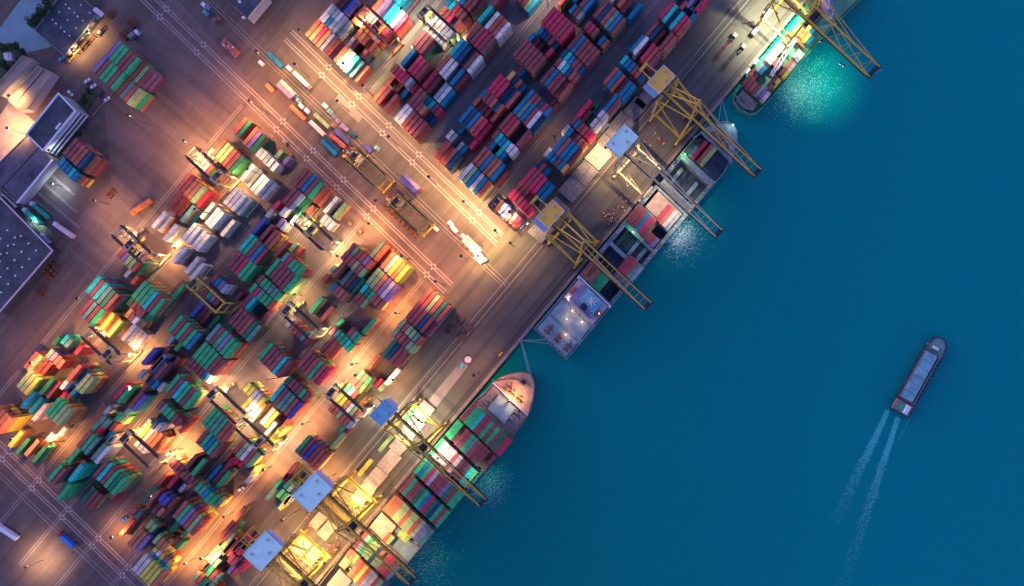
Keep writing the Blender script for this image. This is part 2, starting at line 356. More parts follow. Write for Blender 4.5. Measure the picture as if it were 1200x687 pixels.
YARD = """
359.5 42 4 r5 o5 k5 o5 s5 m5
375.3 24 4 w4w4 w5s5 b5s5 s5w5 s5s5 s4s4
391 4 4 m5 m4 n4 v5 . o4
392 72 4 r5 t5 s5 c5 n4 m3
408 53 2 e3 m3 . . m4
416.5 43.7 2 o4 o4 m4 . m4
420.5 30 2 w4 o4 o4 r4 e4 r4
428 21 2 w5 w5 e5 k5 o5 k5
437 11.5 4 o5 p5 v4 b5 c5 w5 k5
461 0 4 b5 b5 n3
438 117.2 4 r4 m4 . m4
463 141 4 w5 w5 m5 m5 m5 m5
454.3 98 2 m2 . m1 . b2
479.3 121.7 4 m5 m5 m5b3 o5c3 n2m3 n2k3
470.6 76 4 b5 . k5 k5 m5
458.5 84.5 2 r5 k5 k5 k5 s5 k3
495.6 102.4 4 k4 m3 . s3 w3 b3
483 56 4 s2 m5 m5 m5
511.9 83 4 r4 w4 w4 . b4 m3
499 36 2 w4 e4 w4 s4 e4
507 26.7 2 s4 w4 e4 s4 e4 l3
516 17 2 r4 m4 k4 b3 r4
522 7 2 b4 c4 k4 m4 m4 m3
528.2 63.8 4 c5 b5 n5 n4 m5 w5
544.5 44.5 4 o4 m5 m5 k5 m5 m5
535.5 0.5 4 w4 b4 m4 m4 m3
560.8 25.2 4 c5 . w5 r5 r5 w5
577 6 4 m5
604 -3 4 m5 m5 m5 b3
509 184 4 r3 r5 m4 r5 n5
523.6 162 2 w2 s2
538 156 2 b2
535.5 176 2 s3 b3
550.7 173.7 2 k4
538.6 142.5 4 b5 n5 b5 r5 k5 k4
555 122.7 2 r4 m3 m3 m3 m2 r4
562.6 114 2 b4 m5 m5 r5 b4 r5
572.6 105.7 4 k5 k5 k5 n4 n4 r5
595 93 4 O5m3 n4 r4.0 b3.0
602.5 64.6 4 m6 m6 m6 m6 m6 m6
619.6 48 2 b4 m3 m2 . . k5
630.6 40 2 b4 n4 n4 m4 b3
636 27 4 k6 k6 k6 k6 m6 k6
655 5.5 4 r5
668 14.5 2 b4 m4 s4
672 2 4 b4 . m5 b5
538.5 210.5 4 w5 l5 b5 e5 b5 r5
554.8 191 4 r5 r5 b5 r5 o5 b5 m2
570 172.5 2 m3 b4 . c4 b4
577 162 2 m5 c5 b5 c5 w5 w5
585 151 4 m5 k5 r5 . . m5
602 133 4 b5 t5 b5 m5 w5 n4
617.5 115 2 b5 m5 m5 n5 k5 b5
626 107 2 . . . . m2 m2
634.5 96 4 m5 b5 m5 m5 m4 r5
650.5 77 2 m5 w5 c5 n5 r5 m5
657.5 67 2 n5 c5 b5 m5 m5 n5
666 57 4 m5 b5 m5 m5 m5 m5
685 34 2 m5 k5 m5 . b4 r4
696.6 19.6 4 m5 n5 r5 t5 b5 m5
716 0 4 w5 . r5 m4 . b4
579.5 249 2 o2 s3 w3 r3 o3 r3
584 243 2 r3 s4 v4 . o4 k4 s2
596.5 231.5 2 k5 k5 m5 k5 k5 k5
604.5 222.5 2 r4 m4 m4 m3
612 214 4 k5 m5 k5 k5 b4 b4
628 198 2 n3 m4 b3
638 183 2 s3 b4 b4 m4 b4 O4
649 176.5 4 b5 r5 b5 b5 m4
659.5 156 2 s4 b4 m3 m4 o4 r4
668.5 145.6 2 m4 b4 m4 r4 k4 k4
677 136 4 k5 m3
684.5 142 2 G2 G2 w3 w3
693 131 2 G3 n3 w4 w4
708.5 129 4 b5 m5
708 98 4 r5 b5 r5 m4 b5 b5
727.8 74.6 2 c4 b4 b4 m4 r4 b3
739 60 4 b4 w5 . k5 r5 m5
756 43.5 4 m4 n4 m3 . m5 r5
773.5 20.6 4 k5 c5 n4 c5 k5 r5
797 11 2 r4 n3 . b4
793 -4 4 b4 . n3 p4 n4 k4
813 9 2 p4
273.7 156.6 4 r5 G5 m3 o5 p5 G5
249 182 4 r4 l4 l4 r4 m4 G4
242 184 2 e3 e3 o3
229.4 192 2 y4 e4 e4 r4 G4 r4
208 221 4 r5 m5 o5 o5 l5 k4
195.6 243.6 4 m5 m4 m3 . t5 n3
178.6 266.7 4 w4 e3
192 281.6 4 w4 . s3
214.3 280.6 4 w5 w5 w4 w4
202.3 307.7 4 w4 . . w3 . w4
235.8 255.7 4 w4 . w5 w5 . w3
263.4 238.6 4 w5 e5 w5 s4
282 211.7 4 w5 s3 . w5 w5 w3
300.6 183 2 w4 w4 s4 w4
318 200 2 w4
323 185 2 l3 . p3
138 302 4 r4 p4 l4 l4 r4 G3
155 297 2 y4 e4
146 324.6 2 s3 . r3
101.6 343 4 c6 m6 c6 t6 G6 m6
93 369 4 m6 t6 m6 g6
117 382 4 r4 y5 m4 y5
143 399 4 e5
152 405 4 e3 e3
147 371.5 2 O5 r5 w5 O4
149 358 2 G4 m4 m4 m5
155.5 349 4 g6 g6 g6 c6 m6 g6
162 372 4 m5 g4
199.6 347 4 m2 g3
72 403 2 c6 t6 . k5
62 404 2 G4
54.8 419 2 t5 p5 r5 r5
29 431 4 r5 l5 m4 m4
20.6 454 4 l6 l6 y6
46.7 462 4 G5 m4
79 446.6 4 r6
71 456 2 w5 . b4
71 467.5 2 k4 m4
89 452.5 4 b4 l5 l5
25 478 4 b5
34 484 4 b4 . e5
54 486 4 g6 g6 l6 l6
-15 495 4 o6 o6 o6 o6
10.5 524 4 y4 . G4
30 533.7 4 o4 . G4
54.7 516.6 2 w3
69 510.6 2 w2
167 427 4 v5 . s4
162 443 2 s4 O4
175 436 4 m4 n4 m5
174 451 2 n4 b4 w3
133.6 468 4 k5 g5
165.7 458 2 m4
151 477.7 4 m4 v4
121.6 485.7 2 s3
144.7 487.7 2 t4
135 493 2 g4 l3
125 501 2 n3 m3
116 496.6 2 t4 t4
107.7 504.6 2 g4 k4 . b3 l4
128 519.6 2 e4
91 524 4 r5 g5 t5
107.7 538.7 4 t5 w5
79.6 541.7 4 g4
70 548 2 g3 g3
56.5 563.6 4 g5 m5 . G4
84 558 4 m4 c6
70 580 4 m3 g5
95 589.7 4 G3 m3 m3
129 583.7 2 r3
132 588 4 m2
110 559 4 m6 c6 m6 g6 G6 g6
158.5 523 2 e3 e3 w3
161 510 4 e3 y4 e4 o4 o4 o3
177 502 2 n6 s6
184 479 2 m5 t5 g5 g5 m5 m5
210 507 4 r3
194.6 458.7 4 g6 m6 c6 g6 m6 g6
197.6 389 4 g6 m6 g6 m6 g6 b6
242 399 4 t6 m6 g6 p6 g6 g6
226.7 420 4 g6 g6 g6 g6 m6 m6
219.7 429 2 m4 m4 m4 m4 b4 e3
224 370.6 4 v3 m2 m2
242 387.6 4 G2
195.6 403 2 s3
190.5 416 2 m3 . . m3
205 410.7 2 g3
246.7 331 2 m5 b5 p5 s5
275.8 351.7 2 m2
238 346 2 m2 g2 p2 m2
267 313 4 m5 m5 k5 g5 g5
280.7 293.8 4 c5 g5 m5 b5 m5
312 322 4 g6 m6 m6 m6 m6 g6
330 306 2 t6 k6 g6 g6 g6
301 331.7 2 m5 g5 g5 t5 t5 g5
293 342 2 g5 k5 t5 g5 g5 r5
282 360.5 4 m4 c4
305 379 4 m3
268.4 379.6 4 m5 m5 m5 r5 G5 t5
303 421.6 4 g6 m6 m6 r6 c6 m6
349 430.6 4 r6 m6 r6 g6 r6 k6
376 412.5 4 m4 r4 m3
333.7 450 2 G5 m5 m5 m5 g5 m5
317 470 4 c5 m5 t5 t5 r5 v5
327.6 504.7 4 r3
320 518 4 y3
418.7 444 2 g5 r5 g5
411.7 452.7 2 m5 r5 l5
404 459 2 g5 w5 r5 y4 o4
394 471 2 y4 y4 o4 w4 l4 r4
386 482 2 r4 r4 l4 r4 r4 s4
397 506.7 2 g3 m2
388 526 4 l3
347 530.6 4 g5 m5 v5 m5 r5 r5
430 433.6 4 r3
440 453.7 2 k2 l2
452 450.7 4 w3
461 427 4 m3 m3
491 356.6 4 r5 r5 l5 r5 G5 m5
476 374 4 m5 m5 m5 n5 m5 m4
467 384 2 l5 r5 l5 l5 t5 r5
459 394 2 l5 r5 r5 m5 l5 l5
449 417 4 G4 n4 m4 m4
408.6 294.5 2 r5 l5 r5 r5 p5 r5
400 304 2 r5 r5 r5 l5 r5 l5
389.6 325 4 r4 . t3 m3 n3 G3
377.5 330.7 2 r3
386.6 319.7 2 t3
434.7 301 4 l5 o5 o3
446.8 314 4 o5 e5 y5 o5 y5
430 333 4 l5 l5 o5 p5 e5 p5
422.7 343 2 c5 G5 g5
434 354 2 r5 r5 r5
414.7 352.6 2 r4 r4 l4
390.6 345 2 r5 o5 r5
387 341 2 b2
375 377 4 m2
363 366.6 4 g3
395 382.7 2 g3
386.6 392 2 m4 t4 g4 g4 c4 g4
407 394 2 r4 t4 g4
425 391 4 g3
335.6 382.7 2 e5 r5 r5 m5 t5 m5
345 216 4 m5 m5 b5 m5 g5 r4 r3
331.5 238 4 m5 m5 s5 G4
360 250 2 r3
380 249 4 w3
391 255.7 4 l3
320 245 2 k4
311.8 254.6 2 s3
328.4 252.6 2 w4
325.4 265.6 2 p3 s3
340.4 262.6 2 e3
295.7 273.7 4 v4 . m4
309 288.7 4 r4 o4 . r4
339.4 294 2 l3 r2
376 261 2 e3 e3 w3
361 266 2 y3
237.6 498 4 g6 g6 t6 g6 r6 r6
230.5 520 4 m5 g5 b5 g5 m5
273.5 531 4 r5 l5 w5 r5 l5
265 536 2 r3 . k3 k2
265 548 2 k3
250 566 4 m3
244 563 4 b3
253.7 571 4 g4
287 548 2 b2
294 556.6 2 l3
288 566 2 e3
215 552 4 m4
224.5 557 4 g5
228.5 575.7 2 g6 t6 b6 g6 g6 l5
203 606.8 4 r6 g6 p6 r6 l6 r6
199 624 4 G3
213 630 2 G3
199 547.5 2 m4 r4 m4 r4 m4 m4
210 576.6 2 s3
179 575 4 r3
196 572 4 k3
167 589 4 G4 r4
186 588 2 v5 v5 r4
184 604.7 2 o4
178 602 4 m3
190 607 4 m3
151 605 2 r4 t3
141 627 4 r2
150.6 639 4 o5 o5 p5
171 619.6 2 l4 l4
175 629 2 b3
180 636.6 2 l5 o5 o5
175.5 652 1 t5 b5 g5 b5 c5
179.5 647 1 y5 w5 y5 p5 y5
155.8 669.4 4 e6 e6 y6 y6 y6 o6
201 640 2 m3 G3
258.5 644 4 l4 r4 m4
249.5 648.5 2 G4 p4
260 650 4 G4
267 659 2 m4 m4 . k4
274 646 4 k4 k4
279.5 640.5 2 t4 g4 t4
258 630 4 r4 m4
267 672 4 v3 m3
242 656.5 2 l4 p4 t4
233.5 667 2 r4 n3 g4 r4 t4
226 680 2 l4 r4 G4 t4
238 690 2 g4 l4 m4
272 613 4 m3
322 571 2 g3 n3
331 565 2 m3
325 583 2 g4 G4 s4
333 572 2 G4 t4 n4
332 562 4 r3
311 586 4 t2
327 597 4 l4
324 594 2 n2
285 478 4 y4 w4
292 487 4 e4 o4
306 497 4 e3 y3
308 513 4 w3
314 520 4 y3
286 459 2 y5 y5 e5 e5 y5
473 494 4 g1
444 529 4 l1
420 557 4 y1
125.5 66.5 4 p6 g6 g6 m6 m6 g6 r5 l5 m5
109 84.5 4 p6 m6 g6 g6 m6 g6 r5 t5 r5 l5
74.7 181 4 m5 m5 r5 r5 n5 o4
67.7 195 2 b4 b4 b4 c4 b4 o3
84 209 2 b3 o3
"""
for ln_ in YARD.strip().splitlines(): cluster(ln_)
# containers lying across (road and railway side): x0 y0 x1 y1 tiers colours(side by side)
CROSS = """
313 61 331 79 1 b
343 83.5 361 101 2 w
311 98 321 108 1 o
328 94 345.5 111.5 2 sp
341 124 357 139.5 1 o
368 133 385.5 149.5 1 l
363 142 379.5 158 1 w
399 145 408 153.5 1 p
408.5 153.5 415.5 159.5 1 n
386 156.5 404.5 172.5 2 r
391.5 152 409 167.5 1 v
380 160.5 397.5 177.5 2 nb
427 169 435 178 1 v
473 204 491 222 4 pv
545.5 276.5 563 294 2 ew
557 301 564 307.5 1 w
"""
def cross(line):
    x0, y0, x1, y1, t, cs = line.split(); x0, y0, x1, y1 = map(float, (x0, y0, x1, y1)); t = int(t); z = 2.6*t
    a, b = W(x0, y0, z), W(x1, y1, z); d = (b-a); LL = d.length; yaw = math.atan2(d.y, d.x); ci = len(CLU); CLU.append([(x0+x1)/2, (y0+y1)/2, len(cs), 40])
    n = Vector((d.y, -d.x, 0)).normalized()
    for i, c in enumerate(cs):
        p = (a+b)/2-n*(-2.7*i)
        put(p.x, p.y, 0.0 if t > 1 else 0.0, t, yaw, 40 if LL > 9.5 else 20, c, ci, i)
for ln_ in CROSS.strip().splitlines(): cross(ln_)
DZ1 = 5.0
SHIP1 = """
682.6 323.5 4 r3 l2 r3 g2 g2 g2
724.5 317 4 m1 k1 r1 t1 s1
735 259 4 m3 m3 m3 b3 k3 m3
757 282 2 m1 m1 p1
770.5 259 4 k2 o2 e2 s1
810 181 2 t2
813 184 4 k2
820 188 4 r3 l3
"""
for ln_ in SHIP1.strip().splitlines(): cluster(ln_, z0=DZ1, pitch=2.5)
SHIP2 = """
541 493 4 m3 g3 g3 c3 m3 m3 g3 m3 g3 m3 G3 m3 k3
522.6 511.5 4 g3 g3 m2 m3 m3 g3 t3 r3 m3 m3 m3 m2 m3
504.3 533 4 g3 w3 e3 e3 e3 r3 e3 m3 m3 m3 c3 l3
486 555 4 g3 b3 g3 k3 s3 m3 m3 m3 p3 G3 m3 g3 g3
468.5 577 4 r3 g3 m3 m3 G3 g3 b3 k3 G3 n3 g3 m3 g3
449.5 599 4 o3 o3 o3 l3 l3 r3 l3 l3 r3 l3 p3 t3 t3
450 634 2 r2 l2
457 625 2 . . l2 y2 l2
486 637 2 l2 m2
414.5 642 2 m3 s3 g3 l3 l3 n3 l3 l3 r3 r3 k3 t3
423 632.5 2 r3 e3 g3 l3 l3 n3 o3 . k3 k3 m3 t3
398.6 663 2 l3 o3
405.5 653 2 r3 o3 l3
408 675 4 o3 r3 y3 r3 s3 e3 r3 l3
"""
for ln_ in SHIP2.strip().splitlines(): cluster(ln_, z0=6.0, pitch=2.5)
SHIP3 = """
872 98 2 m2 m2 r2 m2
887 110 2 s2 p2 e2
879 89 2 m1 r1
887 82.6 2 s2 b2
897.7 71.5 2 e2 e2
907 77 2 r2 e2
905 61 2 w2 e2
903 98 2 m2 y2
900 106 2 m2
914 88 2 m2 y2
921 79 2 o2 e2
930 68 2 w2 w2
927 33.6 2 c2 y2 o2 o2 y2 b2
941 24 2 . . y2 b2
"""
for ln_ in SHIP3.strip().splitlines(): cluster(ln_, z0=1.5, pitch=2.7)
# landmarks used to say which container is meant: words, photo position
LAND = [("the red gantry crane at the top", 439, 27), ("the pale gantry crane at the top", 511, 27), ("the dark red gantry crane", 594, 247),
        ("the upper left lit gantry crane", 238, 194), ("the left lit gantry crane", 153, 285), ("the unlit orange gantry crane", 241, 345),
        ("the lower left lit gantry crane", 117, 405), ("the gantry crane in mid yard", 350, 375), ("the gantry crane nearest the road", 368, 270),
        ("the bottom left lit gantry crane", 162, 526), ("the paired gantry cranes", 280, 493), ("the gantry crane nearest the quay", 403, 472),
        ("the amber roofed crane above", 765, 100), ("the pale blue roofed crane", 720, 170), ("the lower amber roofed crane", 640, 250),
        ("the deep blue roofed crane", 448, 485), ("the larger sky blue roof", 365, 577), ("the bottom sky blue roof", 308, 647),
        ("the white parapet building", 62, 145), ("the skylight warehouse", 80, 20), ("the parked yellow gantries", 450, 220),
        ("the bow of the lower ship", 600, 465), ("the bow of the middle ship", 840, 165), ("the blue accommodation block", 695, 350), ("the coaster at the top", 890, 90),
        ("the blue truck by the road", 82, 634), ("the four bright dots at left", 10, 529), ("the end of the walkway", 545, 420), ("the blue barge", 1080, 440),
        ("the white truck at right", 560, 290), ("the yard's upper edge", 690, 5), ("the left picture edge", 5, 440)]
ORD = ['first', 'second', 'third', 'fourth', 'fifth', 'sixth', 'seventh', 'eighth', 'ninth', 'tenth', 'eleventh', 'twelfth', 'thirteenth']
RANK = ['nearest', 'second nearest', 'third nearest', 'fourth nearest', 'fifth nearest', 'sixth nearest', 'seventh nearest', 'eighth nearest', 'ninth nearest', 'tenth nearest', 'eleventh nearest', 'twelfth nearest',
        'thirteenth nearest', 'fourteenth nearest', 'fifteenth nearest', 'sixteenth nearest', 'seventeenth nearest', 'eighteenth nearest', 'nineteenth nearest', 'twentieth nearest']+[f'twenty-{w_} nearest' for w_ in ('first', 'second', 'third', 'fourth', 'fifth', 'sixth', 'seventh', 'eighth', 'ninth')]
SEEN = set()
def lab(t):
    c, ci, k = t[5], t[6], t[7]; cx, cy, n, L = CLU[ci]
    best = None
    for nm, lx, ly in LAND:
        d = math.hypot(cx-lx, cy-ly); rk = sum(1 for q in CLU if q[2] and math.hypot(q[0]-lx, q[1]-ly) < d-1e-9)
        if rk < len(RANK) and (best is None or rk*12+d < best[0]): best = (rk*12+d, nm, rk)
    if best is None: best = (0, LAND[0][0], 19)
    pos = '' if n == 1 else (' '+ORD[min(k, 12)]+' from left')
    size = 'long' if t[4] == 40 else 'short'; pos = pos.replace(' from left', ' from left')
    rk = best[2]; wh = 'stack '+RANK[rk]
    r_ = f"{CNAME[c]} {size} container{pos}, {wh} {best[1]}"
    r_ = r_ if len(r_.split()) <= 16 else r_.replace(' the ', ' ')
    if r_ in SEEN: r_ = r_.replace('stack', 'bay')
    SEEN.add(r_); return r_
def proj(x, y, z): k = FP/(HC-z); return NX+x*k, NY-y*k
def score(t):
    px, py = proj(t[0], t[1], t[2]+2.6)
    if px < 5 or py < 3 or px > 1195 or py > 684: return -1
    return t[4]*(1+.02*t[2])+.001*min(t[2], 9)
order = sorted(TOPS, key=score, reverse=True)
chosen = order[:296]; rest = order[296:]
for t in chosen:
    o = bpy.data.objects.new('shipping_container', cmesh(t[4], t[5])); scene.collection.objects.link(o)
    o.location = (t[0], t[1], t[2]); o.rotation_euler = (0, 0, t[3])
    tag(o, lab(t), 'container', 'shipping containers at the terminal')
def join(items, name, full):
    vs = []; fs = []; cols = []
    for x, y, z, yaw, L, c in items:
        gv, gf = (GEO if full else BOX)[L]; o = len(vs); ca, sa = math.cos(yaw), math.sin(yaw)
        vs += [(x+a*ca-b*sa, y+a*sa+b*ca, z+h) for a, b, h in gv]; fs += [tuple(i+o for i in f) for f in gf]; cols += [v for _ in gv for v in (*COL[c], 1)]
    me = bpy.data.meshes.new(name); me.from_pydata(vs, [], fs); me.materials.append(CM)
    at = me.color_attributes.new('col', 'FLOAT_COLOR', 'POINT'); at.data.foreach_set('color', cols)
    ob = bpy.data.objects.new(name, me); scene.collection.objects.link(ob); return ob
allr = [tuple(t[:6]) for t in rest]
o1 = join(allr+LOW, 'shipping_containers', True)
tag(o1, 'mixed coloured shipping containers filling the lower tiers and gaps of the stacks', 'containers', 'shipping containers at the terminal', 'stuff')
print('containers', len(TOPS), 'low', len(LOW), 'clusters', len(CLU))
# ================================================================== YARD GANTRY CRANES
def rtg(px, py, m, label, lit=1.0, lampcol=(1, .56, .22), rz=-43, h=21.0, span=22.5, wb=7.5, trolley=.35, side=1):
    p = W(px, py, h+1.2); e = empty('gantry_crane', (p.x, p.y, 0), R(rz), label, 'gantry crane', 'rubber tyred gantry cranes in the yard')
    s, b = span/2, wb/2
    gm = 'girder_shade_brown' if m == 'yellow_pale' else m  # pale cranes: unlit girder tops put in as dark colour
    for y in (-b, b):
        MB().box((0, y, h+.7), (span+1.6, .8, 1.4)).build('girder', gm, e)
    for x in (-s, s):
        for y in (-b, b):
            MB().beam((x, y, h), (x, y*.96, 2.2), .85, .6).build('leg', m, e)
        MB().box((x, 0, 1.9), (1.0, wb+3, 1.0)).build('sill_beam', m, e)
        MB().box((x, 0, h+.6), (.8, wb-1, .9)).build('cross_beam', m, e)
        MB().beam((x, -b, 13), (x, b, 13), .4).build('leg_brace', m, e)
        for y in (-b-.6, -b+1.1, b-1.1, b+.6):
            MB().tube((x-.35, y, .75), (x+.35, y, .75), .75, n=12).build('wheel', 'rubber', e)
    MB().box((-s*side-.2*side, 0, 3.6), (2.2, 4.2, 2.4)).box((-s*side, 2.9, 3.2), (1.4, 1.2, 1.2)).build('engine_box', 'steel', e)
    mb = MB()
    for y in (-b-.95, b+.95): mb.box((0, y, h+.2), (span, .8, .12))
    mb2 = MB()
    for y in (-b-1.35, b+1.35):
        mb2.box((0, y, h+1.2), (span, .07, .07))
        for i in range(12): mb2.box((-s+i*span/11, y, h+.7), (.07, .07, 1.1))
    wk = mb.build('walkway', 'dark', e); tag(mb2.build('railing', m, wk), kind='stuff')
    mb = MB(); x = -s
    for i in range(6): mb.beam((x+.9, -b+1+(i % 2)*4.5, 2.4+i*3), (x+.9, -b+5.5-(i % 2)*4.5, 5.4+i*3), .6, .12)
    tag(mb.build('stairs', 'steel', e), kind='stuff')
    tx = trolley*span
    tr = MB().box((tx, -b, h+1.8), (4.2, .8, .7)).box((tx, b, h+1.8), (4.2, .8, .7)).box((tx-1.5, 0, h+1.9), (.6, wb, .6)).box((tx+1.5, 0, h+1.9), (.6, wb, .6)).build('trolley', m, e)
    MB().box((tx, .6, h+2.5), (2.2, 3.0, 1.4)).tube((tx-1.3, -2, h+2.5), (tx+1.3, -2, h+2.5), .55).build('hoist', 'dark', tr)
    MB().box((tx+.6, -b+1.3, h-1.6), (1.8, 1.7, 2.1)).build('cab', 'glass', tr)
    mb = MB()
    for a in (-1, 1):
        for c in (-2.2, 2.2): mb.tube((tx+a, c, h+1.6), (tx+a*.9, c*1.6, h-5.6), .05, n=4)
    tag(mb.build('hoist_rope', 'rope', tr), kind='stuff')
    MB().box((tx, 0, h-6), (1.2, 11.5, .4)).box((tx, -5.6, h-6.1), (2.3, .4, .4)).box((tx, 5.6, h-6.1), (2.3, .4, .4)).build('spreader', 'yellow', tr)
    fl = MB()
    if lit > 0:
        for x, y, z in ((-s-.6, -b, 12.5), (s+.6, b, 12.5), (-s+4, b, h-.1)):
            fl.box((x, y, z), (.5, .9, .35))
    if lit > 0:
        fo = tag(fl.build('floodlight', 'lamp_warm', e), kind='stuff')
        for x, y, z, q_ in ((-s-.9, -b, 12.2, 1), (s+.9, b, 12.2, 1.1), (-s+4, b+1, h-.5, .55)):
            spot((x, y, z), 26000*lit*q_, lampcol, 165 if z < 15 else 145, .5, .35, None, e)
    return e
rtg(439, 27, 'crane_red', 'red yard gantry crane over the red containers near the top edge', .55, trolley=.1)
rtg(511, 27, 'yellow_pale', 'pale yellow yard gantry crane over the brightly lit empty slots at the top', .55, (1, .82, .50), trolley=-.42)
rtg(594, 249, 'crane_dark', 'dark red yard gantry crane standing over crimson containers near the amber roof', .30, (1, .7, .5), trolley=-.38)
rtg(428, 196, 'yellow', 'yellow gantry crane parked on the road behind the blue containers', 0, trolley=-.40)
rtg(478, 249, 'yellow', 'yellow gantry crane parked on the road with its end facing the white truck', 0, trolley=-.42)
rtg(240, 193, 'yellow_pale', 'lit yard gantry crane at the upper end of the left yard', 1.25, trolley=.45)
rtg(153, 286, 'yellow_pale', 'brightly lit yard gantry crane beside the white reefer containers', 1.1, trolley=.0)
rtg(241, 345, 'yellow', 'unlit orange yellow gantry crane over low purple containers in the left yard', 0, trolley=-.42)
rtg(117, 405, 'yellow_pale', 'lit gantry crane over yellow containers in the lower left yard', 1.2, trolley=.30)
rtg(350, 375, 'yellow_pale', 'gantry crane in the middle of the yard above a short row of red containers', .5, (1, .85, .45), trolley=-.40)
rtg(366, 271, 'yellow_pale', 'lit gantry crane over the nearly empty slots beside the road crossing', 1.1, (1, .72, .38), trolley=-.05)
rtg(162, 526, 'yellow_pale', 'lit gantry crane at the bottom left over stripes of orange containers', 1.2, trolley=-.45)
rtg(264, 475, 'yellow_pale', 'upper one of two gantry cranes standing end to end over lit containers', 1.1, (1, .74, .42), trolley=-.45)
rtg(297, 512, 'yellow_pale', 'lower one of two gantry cranes standing end to end over lit containers', 1.2, (1, .80, .45), trolley=.2)
rtg(403, 472, 'yellow_pale', 'yard gantry crane nearest the deep blue crane house roof', .9, (1, .82, .48), trolley=-.42)
# ================================================================== QUAY CRANES
def sts(hx, hy, label, m='yellow', roof='roof_orange', hl=13, hw=8.5, side_roof=None, gi=2.6, cage=False, lamps=(), big=1.0, bw=1.0, strip=None, lat=False):
    # hx,hy photo position of the machinery house roof; local x runs seaward, y along the quay
    ZB = 34.0; p = W(hx, hy, ZB+6.5); xa = -27.5
    e = empty('quay_crane', (p.x, p.y, 0), R(-43), label, 'quay crane', 'ship to shore cranes along the quay'); X = lambda x: x-xa
    rot = 0
    g = 9.2*big; zp = 13.0
    for x in (0, -21.5):
        for y in (-g, g):
            MB().beam((X(x), y, 1.6), (X(x), y, zp), 1.3, 1.1).build('leg', m, e)
            for d in (-2.6, 2.6):
                MB().box((X(x), y+d*.9, .75), (.9, 2.6, 1.1)).build('wheel_bogie', 'dark', e)
        MB().box((X(x), 0, 2.0), (1.1, 2*g+5, 1.2)).build('sill_beam', m, e)
    for y in (-g, g):
        MB().beam((X(-21.5), y, zp), (X(0), y, zp), 1.0, 1.3).build('portal_beam', m, e)
        MB().beam((X(-21.5), y, zp), (X(-21.5), y*.93, ZB), 1.1, 1.0).build('upper_leg', m, e)
        MB().beam((X(0), y, zp), (X(0), y*.5, ZB-1), 1.2, 1.1).build('upper_leg', m, e)
        MB().beam((X(-21.5), y*.93, ZB-1.4), (X(-.5), y, zp+1), .65).build('diagonal_brace', m, e)
        MB().beam((X(-21.5), y*.9, ZB), (X(0), y*.45, ZB+4), .6).build('diagonal_brace', m, e)
    for x, k in ((-21.5, .96), (0, .55)):
        MB().box((X(x), 0, ZB), (1.3, 2*g*k, 1.6)).build('cross_beam', m, e)
    b = gi*bw
    for y in (-b, b):
        MB().box((X(-12), y, ZB+1.6), (44, 1.0, 1.5)).build('girder', m, e)
        MB().beam((X(3), y, ZB+1.6), (X(48), y, ZB+1.9), .6, 1.2).build('boom_girder', m, e)
    mb = MB()
    for i in range(12):
        x = 4+i*3.9; mb.beam((X(x), -b, ZB+1.2), (X(x+3.9), b, ZB+1.2) if (i % 2 and lat) else (X(x), b, ZB+1.2), .22)
    tag(mb.build('boom_lattice', m, e), kind='stuff')
    MB().box((X(47.5), 0, ZB+1.4), (2.6, 2*b+1.6, 1.0)).build('boom_tip', 'dark', e)
    mb = MB()
    for y in (-b-.9, b+.9): mb.box((X(10), y, ZB+1.0), (74, .7, .1))
    tag(mb.build('walkway', 'girder_shade_brown', e), kind='stuff')
    # apex frame and stays
    for y in (-1, 1):
        MB().beam((X(0), y*g*.5, ZB), (X(-2), y*1.2, ZB+21), .8).build('apex_leg', m, e)
        MB().beam((X(-2), y*1.2, ZB+21), (X(27), y*b, ZB+2.2), .32).build('forestay', m, e)
        MB().beam((X(-2), y*1.2, ZB+21), (X(46), y*b, ZB+2.2), .32).build('forestay', m, e)
        MB().beam((X(-2), y*1.2, ZB+21), (X(-21), y*b, ZB+2), .45).build('backstay', m, e)
    MB().box((X(-2), 0, ZB+21), (1.2, 3.6, 1.2)).build('apex_beam', m, e)
    # machinery house
    hs = empty('machinery_house', (0, 0, 0)); hs.parent = e
    MB().box((0, 0, ZB+3.9), (hw, hl, 4.2)).build('wall', 'wall_pale', hs)
    MB().box((0, 0, ZB+6.2), (hw+.5, hl+.5, .35)).build('roof', roof, hs)
    for vx, vy in ((-.28, -.3), (.25, .1), (-.2, .36)): MB().box((vx*hw, vy*hl, ZB+6.7), (1.1, 1.5, .7)).build('roof_vent', 'wall_pale', hs)
    mb = MB()
    for s in (-1, 1): mb.box((s*(hw/2+.3), 0, ZB+6.5), (.2, hl+.8, .35)).box((0, s*(hl/2+.3), ZB+6.5), (hw+.4, .2, .35))
    mb.build('roof_edge', 'white', hs)
    if side_roof: MB().box((-.4, -hl/2-1.9, ZB+4.2), (hw+.6, 3.0, .3)).build('side_roof', side_roof, hs)
    if strip: MB().box((0, hl/2+1.4, ZB+5.6), (hw-1.5, 2.4, .3)).build('side_roof', strip, hs)
    MB().box((X(1.5), -b-1.8, ZB-1.4), (2.4, 2.2, 2.4)).build('cab', 'glass', e)
    MB().box((X(2), 0, ZB+.5), (4, 2*b+.6, 1.2)).tube((X(2), -1.6, ZB+1.7), (X(2), 1.6, ZB+1.7), .5).build('trolley', 'dark', e)
    mb = MB()
    for yy in (-g, g):
        for i in range(5): mb.beam((X(-21.5)-1.3, yy+(i % 2)*3-1.5, 2+i*5.6), (X(-21.5)-1.3, yy+1.5-(i % 2)*3, 7.6+i*5.6), .7, .14)
    tag(mb.build('stairs', 'steel', e), kind='stuff')
